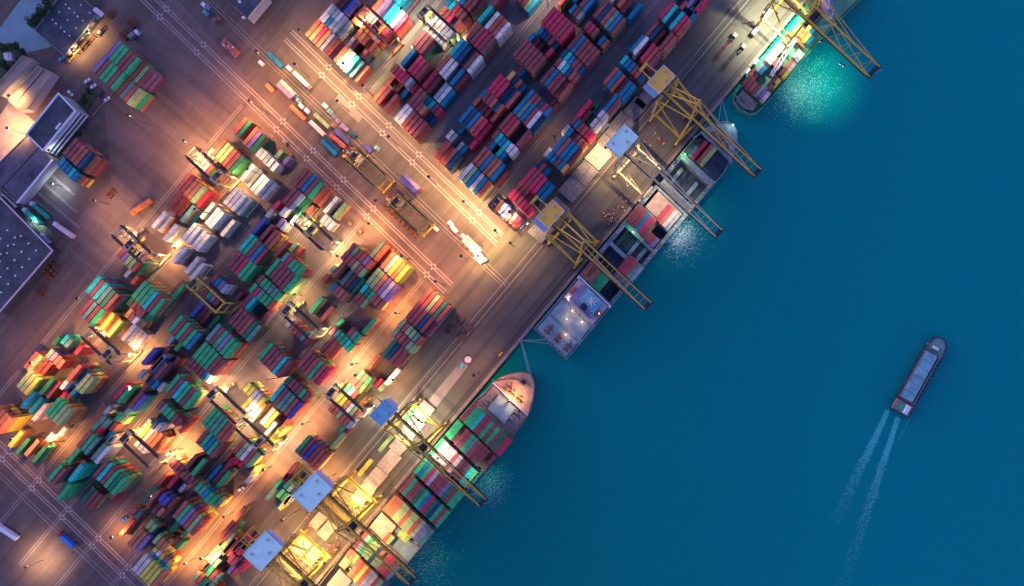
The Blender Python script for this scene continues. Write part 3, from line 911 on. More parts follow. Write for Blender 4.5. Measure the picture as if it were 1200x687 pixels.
    # back end: hoist platform or cage
    if cage:
        mb = MB()
        for y in (-g, -g*.33, g*.33, g): mb.beam((X(-21.5), y, zp+.6), (X(0), -y*.6, zp+.6), .45)
        for i in range(6): mb.beam((X(-20+i*4), -g, zp+1), (X(-20+i*4), g, zp+1), .28)
        for y in (-g-1.4, g+1.4): mb.box((X(-10.5), y, zp+.5), (25, .8, .12)); mb.box((X(-10.5), y, zp+1.5), (25, .1, .1))
        for y in (-5, 5): mb.beam((X(-30), y, ZB+1), (X(4), y, ZB+1), .4); mb.beam((X(4), y, ZB+1), (X(46), y*.8, ZB+1), .3)
        for i in range(14): mb.beam((X(-29+i*5.4), -5, ZB+1), (X(-26.3+i*5.4), 5, ZB+1), .2)
        tag(mb.build('bracing', m, e), kind='stuff')
        mb = MB(); cx = X(-36.5)
        for x in (-5, 0, 5): mb.box((cx+x, 0, ZB+4), (.5, 10, .5)).box((cx+x, 0, ZB+1), (.5, 10, .5))
        for y in (-5, 0, 5): mb.box((cx, y, ZB+4.3), (10, .5, .5)).box((cx, y, ZB+1), (10, .5, .5))
        for x in (-5, 5):
            for y in (-5, 5): mb.box((cx+x, y, ZB+2.5), (.5, .5, 3))
        mb.build('maintenance_cage', m, e)
        MB().box((cx-1, 2, ZB+2.6), (3, 3, 2.4)).box((cx+2, -2, ZB+2.6), (3, 2, 1.4)).build('winch', 'dark', e)
        mb = MB()
        for i in range(16): mb.box((X(-21.5)+(.0), -14+i*1.9, ZB-.6), (3.2, .5, .3))
        mb.box((X(-21.5)-1.4, 0, ZB-.9), (.4, 31, .5)).box((X(-21.5)+1.4, 0, ZB-.9), (.4, 31, .5))
        mb.build('cable_rack', m, e)
    else:
        mb = MB()
        for y in (-b, b): mb.beam((X(-33), y, ZB+1.6), (X(-41), y*.8, ZB+1.2), .5)
        mb.box((X(-40.5), 0, ZB+1.2), (1.8, 2*b+.8, .8)); mb.build('rear_platform', m, e)
    fl = MB()
    hsg = MB()
    for lx, ly, lz, wt, col, an, *tl in lamps:
        fl.box((X(lx), ly, lz+.1), (1.0, 1.0, .3)); hsg.box((X(lx), ly, lz+.45), (1.2, 1.2, .4))
        o = spot((X(lx), ly, lz-.4), wt, col, an, 1.0 if tl else .7, .22 if tl else .5, None, e)
        if tl: o.rotation_euler = (0, R(tl[0]), 0)
    if lamps:
        f_ = tag(fl.build('floodlight', 'lamp_warm' if lamps[0][4][2] < .6 else 'lamp_white', e), kind='stuff'); tag(hsg.build('lamp_housing', 'dark', f_), kind='stuff')
    return e
WM = (1, .70, .38); GW = (.75, 1.0, .72); YW = (1, .62, .24); TQ = (.45, 1.0, .80)
TEAL = (.25, 1.0, .62)
sts(913, -27, 'bright yellow quay crane over the coaster in the top right corner', 'yellow', bw=1.55, big=1.15, lat=True, lamps=((-12, -4, 30, 130000, (.95, 1, .66), 100), (-16, -9, 26, 160000, (.95, 1, .7), 130), (14, -6, 32, 8000, (.95, 1, .70), 90), (31, -8, 32, 62000, TEAL, 92, 0), (33, -7, 31, 15000, (.8, 1, .9), 36, -2)))
sts(775, 93, 'yellow quay crane with amber machinery house roof above the bow of the middle ship', roof='roof_orange', side_roof='roof_blue')
sts(729, 165, 'quay crane with pale blue machinery house roof beside the lit hatch covers', 'yellow_pale', roof='roof_pale', hl=15, hw=10, lamps=((-13, 0, 31, 70000, WM, 135), (-34, -6, 24, 70000, WM, 100), (18, -3, 33, 24000, (1, .85, .7), 110), (30, -5, 32, 26000, (1, .93, .8), 46, 4)))
sts(645, 251, 'yellow quay crane with amber roof beside the blue accommodation block', roof='roof_orange', side_roof='roof_blue')
sts(449, 484, 'yellow quay crane with deep blue roof over the lower ship', roof='roof_deep', hl=12.5, hw=8.5, strip='pink_paint', lat=True, lamps=((-10, -6, 31, 52000, (1, .80, .46), 140), (-11, 8, 31, 52000, (1, .80, .46), 140), (12, 0, 32, 20000, (1, .9, .75), 80), (33, 3, 32, 15000, TEAL, 60, -6)))
sts(366, 577, 'quay crane with large sky blue roof and yellow maintenance cage', roof='roof_pale', hl=18, hw=13, cage=True, strip='pink_paint', lat=True, lamps=((-10, -3, 12.5, 34000, YW, 165), (-4, 6, 30, 20000, YW, 140), (-26, 0, 20, 16000, YW, 150), (16, 0, 31, 52000, YW, 130), (37, 0, 32, 5000, (1, .85, .6), 60, -6)))
sts(308, 646, 'quay crane with sky blue roof and yellow cage at the bottom edge', roof='roof_pale', hl=18, hw=13, cage=True, strip='pink_paint', lat=True, lamps=((-10, -3, 12.5, 36000, YW, 165), (-4, 6, 30, 22000, YW, 140), (-26, 0, 20, 16000, YW, 150), (14, 0, 31, 60000, YW, 130)))
# ================================================================== SHIPS
def P2(px, py, z): q = W(px, py, z); return (q.x, q.y)
def ship(name, label, outline, zd, zf, hullm, deckm, bulwark=1.1, cat='ship', group='ships moored at the quay'):
    pts = [P2(x, y, zd) for x, y in outline]; cx = sum(p[0] for p in pts)/len(pts); cy = sum(p[1] for p in pts)/len(pts)
    e = empty(name, (cx, cy, ZW), 0, label, cat, group)
    MB().prism(pts, ZW-1.5, zf).build('hull', hullm, e, world=True)
    # shell: side wall ring from floor to above deck
    n = len(pts); mb = MB(); inn = []
    for i in range(n):
        a, b, c = Vector(pts[i-1]), Vector(pts[i]), Vector(pts[(i+1) % n]); t = (c-a).normalized(); nn = Vector((-t.y, t.x))
        ctr = Vector((cx, cy)); 
        if (ctr-b).dot(nn) < 0: nn = -nn
        inn.append(b+nn*.45)
    vs = [(p[0], p[1], zf-.3) for p in pts]+[(p[0], p[1], zd+bulwark) for p in pts]+[(p.x, p.y, zd+bulwark) for p in inn]+[(p.x, p.y, zf-.3) for p in inn]
    fs = []
    for i in range(n):
        j = (i+1) % n
        for k in range(3): fs.append((k*n+i, k*n+j, (k+1)*n+j, (k+1)*n+i))
    mb.add(vs, fs); mb.build('bulwark', hullm if hullm != 'hull_black' else ('hull_black' if name == 'barge' else 'hatch_grey'), e, world=True)
    return e
def frame(P0, ang_u=50.0, ang_v=43.5):
    uu = (math.cos(R(ang_u)), -math.sin(R(ang_u))); vv = (math.cos(R(ang_v)), math.sin(R(ang_v)))
    return lambda s, t: (P0[0]+s*uu[0]+t*vv[0], P0[1]+s*uu[1]+t*vv[1])
def slab(f, s0, s1, t0, t1, z0, z1, name, m, e, zp=None):
    zp = z1 if zp is None else zp
    return MB().prism([P2(*f(a, b), zp) for a, b in ((s0, t0), (s1, t0), (s1, t1), (s0, t1))], z0, z1).build(name, m, e, world=True)
# ---- ship 1 (middle): stern at lower left
out1 = [(625.6, 385.7), (664, 421.7), (700, 379), (760, 307), (812, 245), (835, 218), (848, 203), (855, 190), (861, 176), (864, 163), (863.5, 153), (858, 145), (849, 142.5), (840, 144), (829, 149), (818, 158), (803, 174), (781.5, 199.7), (740, 249), (690, 309)]
s1 = ship('container_ship', 'grey feeder ship with blue accommodation block and open dark cargo holds', out1, DZ1, -1, 'deck_white', 'deck_white')
f = frame((625.6, 385.7))
BM = 52.6
slab(f, 0, 82, 0, BM, -1, DZ1-.3, 'stern_deck', 'deck_blue', s1)
for i, (a, b) in enumerate(((2, 24), (27.5, 48))):
    slab(f, a, b, 3, BM-3, DZ1-.3, DZ1+.7, 'hatch_cover', 'deck_blue', s1)
for a, b in ((106.5, 109.5), (133, 137.5), (161, 165), (190, 193), (219, 233), (264, 271), (82, 84)):
    slab(f, a, b, 4.4, BM-4.4, -1, DZ1, 'cross_deck', 'deck_white', s1)
slab(f, 82, 272, 0, 4.6, -1, DZ1-.05, 'side_deck', 'deck_white', s1); slab(f, 82, 272, BM-4.6, BM, -1, DZ1-.05, 'side_deck', 'deck_white', s1)
slab(f, 84, 106.5, 4.6, BM-4.6, -1, -.7, 'hold_floor', 'hold_dark', s1, DZ1)
for a, b in ((109.5, 133), (137.5, 161), (165, 190), (193, 219), (233, 264)):
    slab(f, a, b, 4.6, BM-4.6, -1, -.7, 'hold_floor', 'hold_dark', s1, DZ1)
slab(f, 84, 106.5, 4.6, 31, -.7, DZ1, 'hatch_cover', 'deck_green', s1); slab(f, 165, 190, 4.6, 32, -.7, DZ1, 'hatch_cover', 'hatch_grey', s1)
slab(f, 194, 218, 8, BM-6, -.7, DZ1-.2, 'hatch_cover', 'hatch_beige', s1); slab(f, 110.5, 132, 31, BM-4.6, -.7, DZ1, 'hatch_cover', 'hatch_grey', s1)
# containers deep in the holds and cell guides
mb = MB(); 
for a, b in ((138, 161), (234, 264), (85, 106), (166, 190), (110, 132)):
    for i in range(17):
        t = 5+i*2.55
        mb.prism([P2(*f(x, y), DZ1) for x, y in ((a, t-.12), (a+.7, t-.12), (a+.7, t+.12), (a, t+.12))], -.7, DZ1-.1)
        mb.prism([P2(*f(x, y), DZ1) for x, y in ((b-.7, t-.12), (b, t-.12), (b, t+.12), (b-.7, t+.12))], -.7, DZ1-.1)
tag(mb.build('cell_guide', 'steel', s1, world=True), kind='stuff')
for a, ts in ((139.5, (8, 20, 26, 38)), (236, (10, 16, 28, 34))):
    for t in ts: slab(f, a, a+23, t, t+4.8, -.7, random.choice((.6, 1.8)), 'stowed_cargo', 'deck_blue' if t % 4 else 'hold_dark', s1, DZ1)
# lids and vents along deck edges
mb = MB(); mb2 = MB()
for i in range(46):
    a = 84+i*4.05
    for t in (1.2, BM-3.2):
        if random.random() < .75:
            (mb if random.random() < .6 else mb2).prism([P2(*f(x, y), DZ1) for x, y in ((a, t), (a+1.6, t), (a+1.6, t+1.7), (a, t+1.7))], DZ1-.05, DZ1+random.uniform(.3, 1.2))
for i in range(14):
    t = 6+i*2.9; mb.prism([P2(*f(x, y), DZ1) for x, y in ((222, t), (229.5, t), (229.5, t+1.5), (222, t+1.5))], DZ1, DZ1+.8)
tag(mb.build('deck_vent', 'hatch_grey', s1, world=True), kind='stuff'); tag(mb2.build('lashing_bin', 'pink_paint', s1, world=True), kind='stuff')
for s_, t_ in ((107, .6), (107, BM-2.6), (163, BM-2.6), (191, BM-2.6), (135, BM-2.6), (231, .6), (231, BM-2.6), (267, 1), (267, BM-3)):
    slab(f, s_-1.6, s_+1.6, t_, t_+2, DZ1, DZ1+1, 'lashing_platform', 'yellow', s1)
# foredeck
fo = MB().prism([P2(x, y, DZ1) for x, y in ((800, 178), (838, 215), (848, 203), (854, 190), (836, 172), (824, 163), (816, 160), (812, 163))], -1, DZ1-.5); fo.build('fore_hold', 'hold_dark', s1, world=True)
MB().prism([P2(x, y, DZ1+2) for x, y in ((822, 155), (858, 192), (861, 176), (863.5, 163), (863, 153), (857.5, 146), (849, 143.6), (840, 145), (829, 150))], DZ1-1, DZ1+2).build('forecastle_deck', 'deck_white', s1, world=True)
mb = MB(); pts = [(812, 162), (822, 156), (828, 163), (838, 171), (848, 181), (857, 191)]
for a, b in zip(pts, pts[1:]): mb.beam(W(*a, DZ1+2.6), W(*b, DZ1+2.6), .5, 1.6)
mb.build('breakwater', 'deck_white', s1, world=True)
def winch(x, y, z, par, m='steel'):
    p = W(x, y, z); mb = MB().box((p.x, p.y, z+.4), (3.2, 1.6, .6), R(-40))
    mb.tube(p+V*-1.8+Vector((0, 0, 1.2)), p+V*1.8+Vector((0, 0, 1.2)), .75); mb.box((p.x+1.2, p.y+1.6, z+.7), (1, 1, 1.3)); mb.build('windlass', m, par, world=True)
for x, y in ((846, 162), (836, 158), (850, 172), (842, 168)): winch(x, y, DZ1+2, s1, 'rust')
MB().tube(W(848, 154, DZ1+2), W(848, 154, DZ1+11), .35, .2).build('foremast', 'white', s1, world=True)
q = W(855, 152.5, 0)
MB().box((q.x, q.y, DZ1+6.2), (.7, .7, .3)).build('deck_light', 'lamp_white', s1, world=True); spot((q.x, q.y, DZ1+6), 1100, (.5, 1, .85), 150, .5, .3)
for x_, y_, w_ in ((803, 181, 900), (815, 172, 700), (742, 272, 700)):
    p = W(x_, y_, DZ1+4.5); MB().box((p.x, p.y, p.z+.2), (.4, .4, .2)).build('deck_light', 'lamp_white', s1, world=True); spot(p, w_*1.6, (.35, 1, .42), 150, .6, .2)
# accommodation block
a0, a1 = 51.5, 81
def blk(s0, s1_, t0, t1, z0, z1, nm, m): return slab(f, s0, s1_, t0, t1, z0, z1, nm, m, s1, z1)
blk(52, 80, 3, BM-3, DZ1, 8, 'deckhouse', 'pink_paint'); blk(54, 77.5, 9, BM-10, 8, 13.5, 'deckhouse', 'lilac'); blk(58, 79, 17, 43, 13.5, 18.5, 'deckhouse', 'deck_white')
blk(60.5, 78.5, 19, 42, 18.5, 19.2, 'bridge_roof', 'roof_deep'); blk(79, 82, 0, BM, 15.8, 17.5, 'bridge_wing', 'deck_white'); blk(80.9, 82.1, 0, BM, 17.5, 18.1, 'wing_rail', 'white')
blk(79, 82, 0, 2.5, 15.8, 18, 'wing_end', 'white'); blk(79, 82, BM-2.5, BM, 15.8, 18, 'wing_end', 'white')
blk(55.5, 63, 24.5, 31.5, 13, 22.5, 'funnel', 'hull_black'); blk(57, 61.5, 26, 30, 22.5, 23, 'funnel_top', 'dark')
for t0, t1 in ((3.5, 7), (BM-7.5, BM-4)): blk(60, 69, t0, t1, 8, 9.8, 'lifeboat', 'orange')
mb = MB()
for i in range(9): mb.prism([P2(*f(x, y), 19) for x, y in ((65+i*1.2, 30+(i % 3)), (66+i*1.2, 30+(i % 3)), (66+i*1.2, 31+(i*5 % 7)), (65+i*1.2, 31+(i*5 % 7)))], 19.2, 20.4)
c_ = W(*f(70, 31), 20)
for k in range(4): mb.beam(c_+Vector((math.cos(k*.78)*3.2, math.sin(k*.78)*3.2, 1)), c_-Vector((math.cos(k*.78)*3.2, math.sin(k*.78)*3.2, -1)), .5)
mb.tube(c_, c_+Vector((0, 0, 6)), .35); mb.build('radar_mast', 'white', s1, world=True)
mb = MB()
for s_, t0, t1, z in ((52.2, 3, BM-3, 8.9), (79.6, 3, BM-3, 8.9), (54.2, 9, BM-10, 14.4), (58.2, 17, 43, 19.2)):
    a, b = W(*f(s_, t0), z), W(*f(s_, t1), z); mb.beam(a, b, .15); mb.beam(a-Vector((0, 0, .5)), b-Vector((0, 0, .5)), .1)
mb.build('guard_rail', 'white', s1, world=True)
mb = MB()
for i in range(10):
    for z in (10, 12.3, 15.6):
        a = W(*f(54-.08, 12+i*2.9), z); b = W(*f(54-.08, 13.3+i*2.9), z); mb.beam(a, b, .12, .7)
mb.build('window', 'glass', s1, world=True)
for s_, t_, w_ in ((38, 21, 2600), (36, 38, 2600), (12, 33, 2600), (26, 22, 2200), (54, 8, 1200), (66, 47, 1200)):
    p = W(*f(s_+9 if s_ < 50 else s_, t_), 9.5); MB().box((p.x, p.y, 9.8), (.5, .5, .2)).build('deck_light', 'lamp_warm', s1, world=True); spot(p, w_*.33, (1, .50, .28), 140, .7, .2)
for t_ in (14, 29, 44):
    for i in range(2): x, y = f(8+i*6, t_); winch(x, y, DZ1+.7, s1, 'rust')
mb = MB()
for i in range(11):
    x, y = f(1.6, 3+i*4.8); p = W(x, y, 6); mb.tube((p.x, p.y, DZ1), (p.x, p.y, DZ1+1.5), .45)
mb.build('bollard', 'orange', s1, world=True)
# ---- ship 2 (lower)
D2 = 6.0
out2 = [(557, 469), (568, 460), (578, 448), (588, 441), (600, 437.5), (609, 436), (616, 436.2), (622, 439), (625, 444), (626.5, 452), (625.5, 465), (621.5, 481), (614, 495), (600, 513), (550, 573), (478, 660), (420, 729), (352, 712), (370, 690), (398, 654), (438, 606.5), (488, 547)]
s2 = ship('container_ship', 'loaded container ship with beige bow deck at the lower quay', out2, D2, 0, 'hull_black', 'deck_beige')
MB().prism([P2(x, y, D2) for x, y in ((555, 471.5), (569, 459), (600, 513), (478, 660), (420, 728), (381, 690), (440, 608))], 0, D2-.4).build('main_deck', 'deck_blue', s2, world=True)
MB().prism([P2(x, y, D2+1.5) for x, y in ((578, 449), (588, 442), (600, 438.5), (609, 437), (616, 437.3), (621.5, 440), (624.5, 445), (625.7, 452), (624.5, 465), (618.5, 486))], 0, D2+1.3).build('forecastle_deck', 'deck_beige', s2, world=True)
MB().beam(W(578, 448.5, D2+2), W(618.5, 487, D2+2), .9, 2.2).build('breakwater', 'pink_paint', s2, world=True)
MB().prism([P2(x, y, D2) for x, y in ((556, 471), (577, 450), (617, 488), (599, 513))], 0, D2-.1).build('fore_deck', 'hatch_grey', s2, world=True)
MB().prism([P2(x, y, D2+1) for x, y in ((571, 479), (584.5, 462.5), (604.5, 479), (591, 497))], D2-.2, D2+1).build('hatch_cover', 'deck_blue', s2, world=True)
for x, y in ((597, 455), (612, 449), (607, 468), (600, 462), (592, 456)): winch(x, y, D2+1.3, s2, 'rust')
for x, y in ((612, 449), (575, 465), (569, 472), (605, 483), (600, 491)): winch(x, y, D2+(.0 if y > 470 else 1.3), s2, 'steel')
mb = MB()
for a in range(22):
    t = a/21; x = 582+40*t; y = 446-11*math.sin(t*2.2)+t*16; p = W(x, y, 7); mb.tube((p.x, p.y, D2+1.2), (p.x, p.y, D2+2.2), .35)
mb.build('bollard', 'dark', s2, world=True)
p = W(598.5, 468, 12); MB().tube((p.x, p.y, D2), (p.x, p.y, 15), .35, .2).build('foremast', 'white', s2, world=True); MB().box((p.x, p.y, 14.8), (1, 1, .3)).build('deck_light', 'lamp_warm', s2, world=True)
spot((p.x+1, p.y+1, 14.4), 11000, (1, .58, .28), 150, .6, .3)
# hatch covers between the container bays, lashing bridges
f2 = frame((431, 618.5))
for a in (-27, -54, 26, 54.5, 83, 111.5, 140): slab(f2, a-1.2, a+.6, 1, 60, D2-.4, D2+3.4, 'lashing_bridge', 'dark', s2, D2+3)
for a, t0, t1, w_ in ((2, 1.5, 25, 22), (-21, 22, 59, 21), (-21, 2, 22, 10)): slab(f2, a, a+w_, t0, t1, D2-.4, D2+4, 'hatch_cover', 'hatch_beige', s2, D2+4)
slab(f2, -82, -58, 6, 26, D2-.4, D2+3, 'hatch_cover', 'concrete_light', s2, D2+3)
# ---- ship 3 (coaster at the top)
out3 = [(859, 118), (862, 109), (870, 99), (902, 60.5), (930, 26.5), (985, -39), (1018, -10), (958, 50), (925, 90), (894, 126), (886, 133), (877, 134), (866, 128)]
s3 = ship('coaster', 'small green decked coaster with cream containers under the top quay crane', out3, 1.5, -1, 'deck_green', 'deck_green', .8)
MB().prism([P2(x, y, 1.5) for x, y in ((871, 99.5), (930, 28), (984, -36), (1015, -10), (957, 48), (893, 123))], -1, 1.35).build('main_deck', 'deck_green', s3, world=True)
MB().prism([P2(x, y, 2) for x, y in ((862, 118), (870, 105), (888, 122), (882, 130), (870, 127))], 1, 2.2).build('fore_deck', 'hatch_grey', s3, world=True)
j0, j1 = W(931, 47, 8), W(903, 89, 8); mb = MB(); sid = (j1-j0).normalized().cross(Vector((0, 0, 1)))*1.3
mb.beam(j0+sid, j1+sid*.4, .5); mb.beam(j0-sid, j1-sid*.4, .5)
for i in range(9):
    a = j0.lerp(j1, i/9); b = j0.lerp(j1, (i+1)/9); mb.beam(a+sid, b-sid, .3); mb.beam(a-sid, b-sid*.9+Vector((0, 0, .6)), .3)
mb.tube((j0.x, j0.y, 1.4), (j0.x, j0.y, 8.4), 1.2); mb.build('deck_crane', 'white', s3, world=True)
f3 = frame((902, 60.5)); slab(f3, 58, 84, 5, 20, 1.4, 3.2, 'hold_cover', 'dark', s3); slab(f3, 30, 33, 2, 28, 1.3, 5, 'hold_coaming', 'rust', s3)
for x, y in ((919, 50), (905, 88), (868, 122), (873, 126), (865, 116)): winch(x, y, 1.8, s3)
e = empty('workboat', (W(970, 5, 0).x, W(970, 5, 0).y, ZW), 0, 'lilac decked workboat with white rails moored beyond the coaster', 'boat')
pts = [(956, -5), (962, 14), (969, 22), (975, 22), (977, 14), (973, -12), (965, -18)]
MB().prism([P2(x, y, 2) for x, y in pts], ZW-1, 2).build('hull', 'white', e, world=True)
MB().prism([P2(x*.86+968*.14, y*.86, 3) for x, y in pts], 1.9, 4).build('deckhouse', 'lilac', e, world=True)
MB().prism([P2(x*.5+968*.5, y*.5, 5) for x, y in pts], 4, 6).build('wheelhouse', 'pink_paint', e, world=True)
mat('barge_blue', (.20, .42, .42), .6, noise=.35, scale=.3)
# ---- barge under way
A_, B2_ = (1054.5, 484.5), (1101, 401)
ax = Vector((B2_[0]-A_[0], B2_[1]-A_[1])).normalized(); ay = Vector((-ax.y, ax.x))
Lb = 101.0; Wb = 11.6
def bp(s, t): v_ = Vector(A_)+ax*s+ay*t; return (v_.x, v_.y)
bo = [bp(0, -Wb), bp(0, Wb), bp(Lb*.84, Wb), bp(Lb*.93, Wb*.86), bp(Lb*.985, Wb*.5), bp(Lb, 0), bp(Lb*.985, -Wb*.5), bp(Lb*.93, -Wb*.86), bp(Lb*.84, -Wb)]
ba = ship('barge', 'dark hulled river barge with blue hatch covers steaming away on open water', bo, -.5, -2, 'hull_black', 'deck_blue', .9, 'barge', None)
def bs(s0, s1_, t0, t1, z0, z1, nm, m): return MB().prism([P2(*bp(a, b), z1) for a, b in ((s0, t0), (s1_, t0), (s1_, t1), (s0, t1))], z0, z1).build(nm, m, ba, world=True)
MB().prism([P2(x, y, -.5) for x, y in bo], -2, -.55).build('main_deck', 'deck_blue', ba, world=True)
for t0, t1 in ((-Wb+2.2, -Wb+2.9), (Wb-2.9, Wb-2.2)): bs(17, 80, t0, t1, -.6, 1.6, 'coaming', 'steel')
for i in range(6): bs(18+i*10.2, 27.9+i*10.2, -Wb+3.1, Wb-5.0, -.6, 1.5+(.3 if i % 2 else 0), 'hatch_cover', 'barge_blue')
bs(18, 79.5, Wb-4.9, Wb-3.1, -.6, .9, 'hatch_rail', 'hull_black')
bs(15, 16, -Wb+.9, Wb-.9, -.5, .8, 'red_beam', 'hull_red'); bs(1.5, 14, -Wb+1.2, Wb-1.2, -.6, 2.2, 'deckhouse', 'hatch_grey'); bs(2.5, 13, 3.6, 8.2, 2.2, 4.8, 'wheelhouse', 'white'); bs(4, 12, -3.4, 2.4, 2.2, 2.9, 'engine_hatch', 'green')
bs(84, 91, -5, 5, -.5, 1.1, 'windlass_deck', 'deck_green'); bs(82.3, 83.1, -7, 7, -.5, 1.2, 'breakwater', 'steel'); bs(86, 89, -3.5, 3.5, 1.1, 2, 'windlass', 'white')
mb = MB()
for s_ in range(18): 
    for t_ in (-Wb+.8, Wb-.8): p = W(*bp(4+s_*4.9, t_), 0); mb.tube((p.x, p.y, -.6), (p.x, p.y, .7), .16, n=6)
tag(mb.build('guard_rail', 'white', ba, world=True), kind='stuff')
# wake: two foam trails
rnd = random.Random(5); vs = []; fs = []
def fleck(x, y, r):
    p = W(x, y, ZW); n = rnd.choice((4, 5, 6)); a0 = rnd.random()*6.28; o = len(vs)
    for i in range(n):
        rr = r*rnd.uniform(.5, 1.2); a = a0+i*6.283/n; vs.append((p.x+rr*math.cos(a), p.y+rr*math.sin(a)*1.3, ZW+.12+rnd.random()*.05))
    fs.append(tuple(range(o, o+n)))
for (x0, y0, x1, y1, x2, y2, cnt) in ((1040, 482, 1010, 545, 979, 612, 2900), (1052, 490, 1026, 570, 986, 690, 3500)):
    for i in range(cnt):
        t = rnd.random()**1.5; s_ = (1-t); x = s_*s_*x0+2*s_*t*x1+t*t*x2; y = s_*s_*y0+2*s_*t*y1+t*t*y2; wd = 1.6+4.6*t+.8*math.sin(t*37+x0)*t
        edge = rnd.choice((-1, 1))*abs(rnd.gauss(.7, .42)) if rnd.random() < .4 else rnd.uniform(-1, 1)
        fleck(x+edge*wd, y+edge*wd*.45, (.36*(1-t)+.13)*rnd.uniform(.4, 1.2))
for sgn in (-1, 1):                     # thin bow waves along the hull
    for i in range(900):
        t = rnd.random()**.8; x, y = bp(Lb*.96-t*Lb*1.25, sgn*(Wb*.75+3.5*t*1.6+rnd.gauss(0, .5))); fleck(x, y, rnd.uniform(.06, .17))
me = bpy.data.meshes.new('wake_foam'); me.from_pydata(vs, [], fs); me.materials.append(M('foam')); wk = bpy.data.objects.new('wake_foam', me); scene.collection.objects.link(wk)
tag(wk, 'two white foam trails churned up behind the barge', 'wake', kind='stuff')
# mooring lines
for i, (a, b, za, zb, lbl) in enumerate((((609.5, 399), (661, 405), .6, 5.5, 'mooring line running to the far corner of the grey stern'), ((609.5, 399), (640, 398.5), .6, 5.5, 'mooring line running level to the grey stern'),
        ((610, 400), (620, 439), .6, 7, 'left of two mooring lines down to the beige bow'), ((611, 400), (622.5, 440), .6, 7, 'right of two mooring lines down to the beige bow'),
        ((846, 117), (842, 144), .6, 7, 'mooring line from the quay to the middle ship bow'), ((847, 117), (853, 143), .6, 7, 'slanting mooring line from the quay to the middle ship bow'))):
    p, q = W(*a, za), W(*b, zb); mb = MB(); prev = p
    for k in range(1, 9):
        t = k/8; c = p.lerp(q, t); c.z -= 1.2*math.sin(math.pi*t); mb.tube(prev, c, .09, n=5); prev = c
    tag(mb.build('mooring_line', 'rope'), lbl, 'rope', 'mooring lines')
# ================================================================== BUILDINGS upper left
def poly(pts, z): return [P2(x, y, z) for x, y in pts]
def ctr(pts, z=0): q = poly(pts, z); return (sum(a[0] for a in q)/len(q), sum(a[1] for a in q)/len(q), 0)
def lerp(a, b, t): return (a[0]+(b[0]-a[0])*t, a[1]+(b[1]-a[1])*t)
def building(corners, h, label, roofm, parapet='wall_pale', name='warehouse', pw=.5, wallm='wall_pale', doors=0, ph=.7):
    e = empty(name, ctr(corners, h), 0, label, 'building')
    pr = poly(corners, h); MB().prism(pr, 0, h-.05).build('wall', wallm, e, world=True)
    MB().prism(pr, h-.06, h+.12).build('roof', roofm, e, world=True)
    for i in range(len(pr)):
        a, b = Vector((*pr[i], h+ph/2)), Vector((*pr[(i+1) % len(pr)], h+ph/2)); d = (b-a).normalized()
        MB().beam(a-d*pw*.5, b-d*pw*.5, pw, ph).build('parapet', parapet, e, world=True)
    return e
def skylights(e, c0, du, dv, nu, nv, h, skip=0, s=1.3):
    for i in range(nu):
        for j in range(nv):
            x = c0[0]+du[0]*i+dv[0]*j; y = c0[1]+du[1]*i+dv[1]*j
            if x < -4 or y < -4: continue
            p = W(x, y, h); MB().box((p.x, p.y, h+.3), (s, s, .6), R(UA)).build('skylight', 'white', e, world=True)
b1 = building([(41.5, 36), (76, 66), (116, 15), (80, -17)], 5, 'dark blue flat roofed warehouse with rows of small square skylights', 'roof_dark', 'hatch_grey', wallm='roof_dark')
skylights(b1, (62, 23.5), (7.8, -8.9), (10, 9.4), 4, 3, 5, s=.7); skylights(b1, (66, 28), (15.5, -17.8), (10, 9.4), 2, 2, 5, s=.9)
p = [(45, 44), (69.5, 66), (71.5, 63.5), (47, 41.5)]
MB().prism(poly([(112, 8), (108.5, 12), (118, 20), (122, 15.5)], 5.8), 5, 5.8).build('roof_hut', 'pink_paint', b1, world=True)
for t in (.1, .27, .44, .61, .78, .93):
    c = lerp((76, 66), (116, 15), t); q = W(c[0]+2, c[1]+1.6, 4); MB().box((q.x, q.y, 4.2), (2.6, 1.7, .4), R(UA)).build('loading_canopy', 'cyan' if int(t*10) % 3 == 0 else 'hatch_grey', b1, world=True)
b2 = building([(69.4, 110), (89, 130.5), (51.3, 176.7), (32, 157.4)], 13, 'office building with dark roof and bright white parapet', 'roof_dark', 'white', 'office_building', .7, ph=1)
for i, (dx, z) in enumerate(((4.2, 10), (8.6, 7), (13, 4))):
    c = [(89+dx-4, 130.5+dx*.42-1.6), (89+dx, 130.5+dx*.42), (52+dx, 176.5+dx*.42), (52+dx-4, 176.5+dx*.42-1.6)]
    MB().prism(poly(c, z), 0, z).build('terrace', 'roof_dark', b2, world=True)
    a, b = W(*c[1], z+.5), W(*c[2], z+.5); MB().beam(a, b, .55, .9).build('terrace_rail', 'white', b2, world=True)
    a, b = W(*c[0], z+.5), W(*c[1], z+.5); MB().beam(a, b, .4, .9).build('terrace_rail', 'white', b2, world=True)
MB().box((*P2(68.5, 148, 13.6), 13.7), (4.5, .9, .9), R(UA)).build('roof_vent', 'white', b2, world=True)
b3 = building([(32, 158.4), (61.8, 187), (19.8, 237.6), (-14, 206)], 8, 'warehouse with stained dark roof below the parapet office building', 'roof_stain', 'hatch_grey', pw=.35)
p0, p1 = W(46, 172, 8.2), W(0, 222, 8.2); MB().beam(p0, p1, .25, .3).build('ridge', 'dark', b3, world=True)
a, b = W(61.8, 187.4, 8.5), W(19.8, 238, 8.5); MB().beam(a, b, .7, .8).build('eaves_trim', 'white', b3, world=True)
b4 = building([(62, 294), (-2, 368), (-90, 300), (-2, 229)], 6, 'large dark roofed warehouse with pale trim and skylights at the left edge', 'roof_dark', 'pink_paint', pw=.7, wallm='roof_dark')
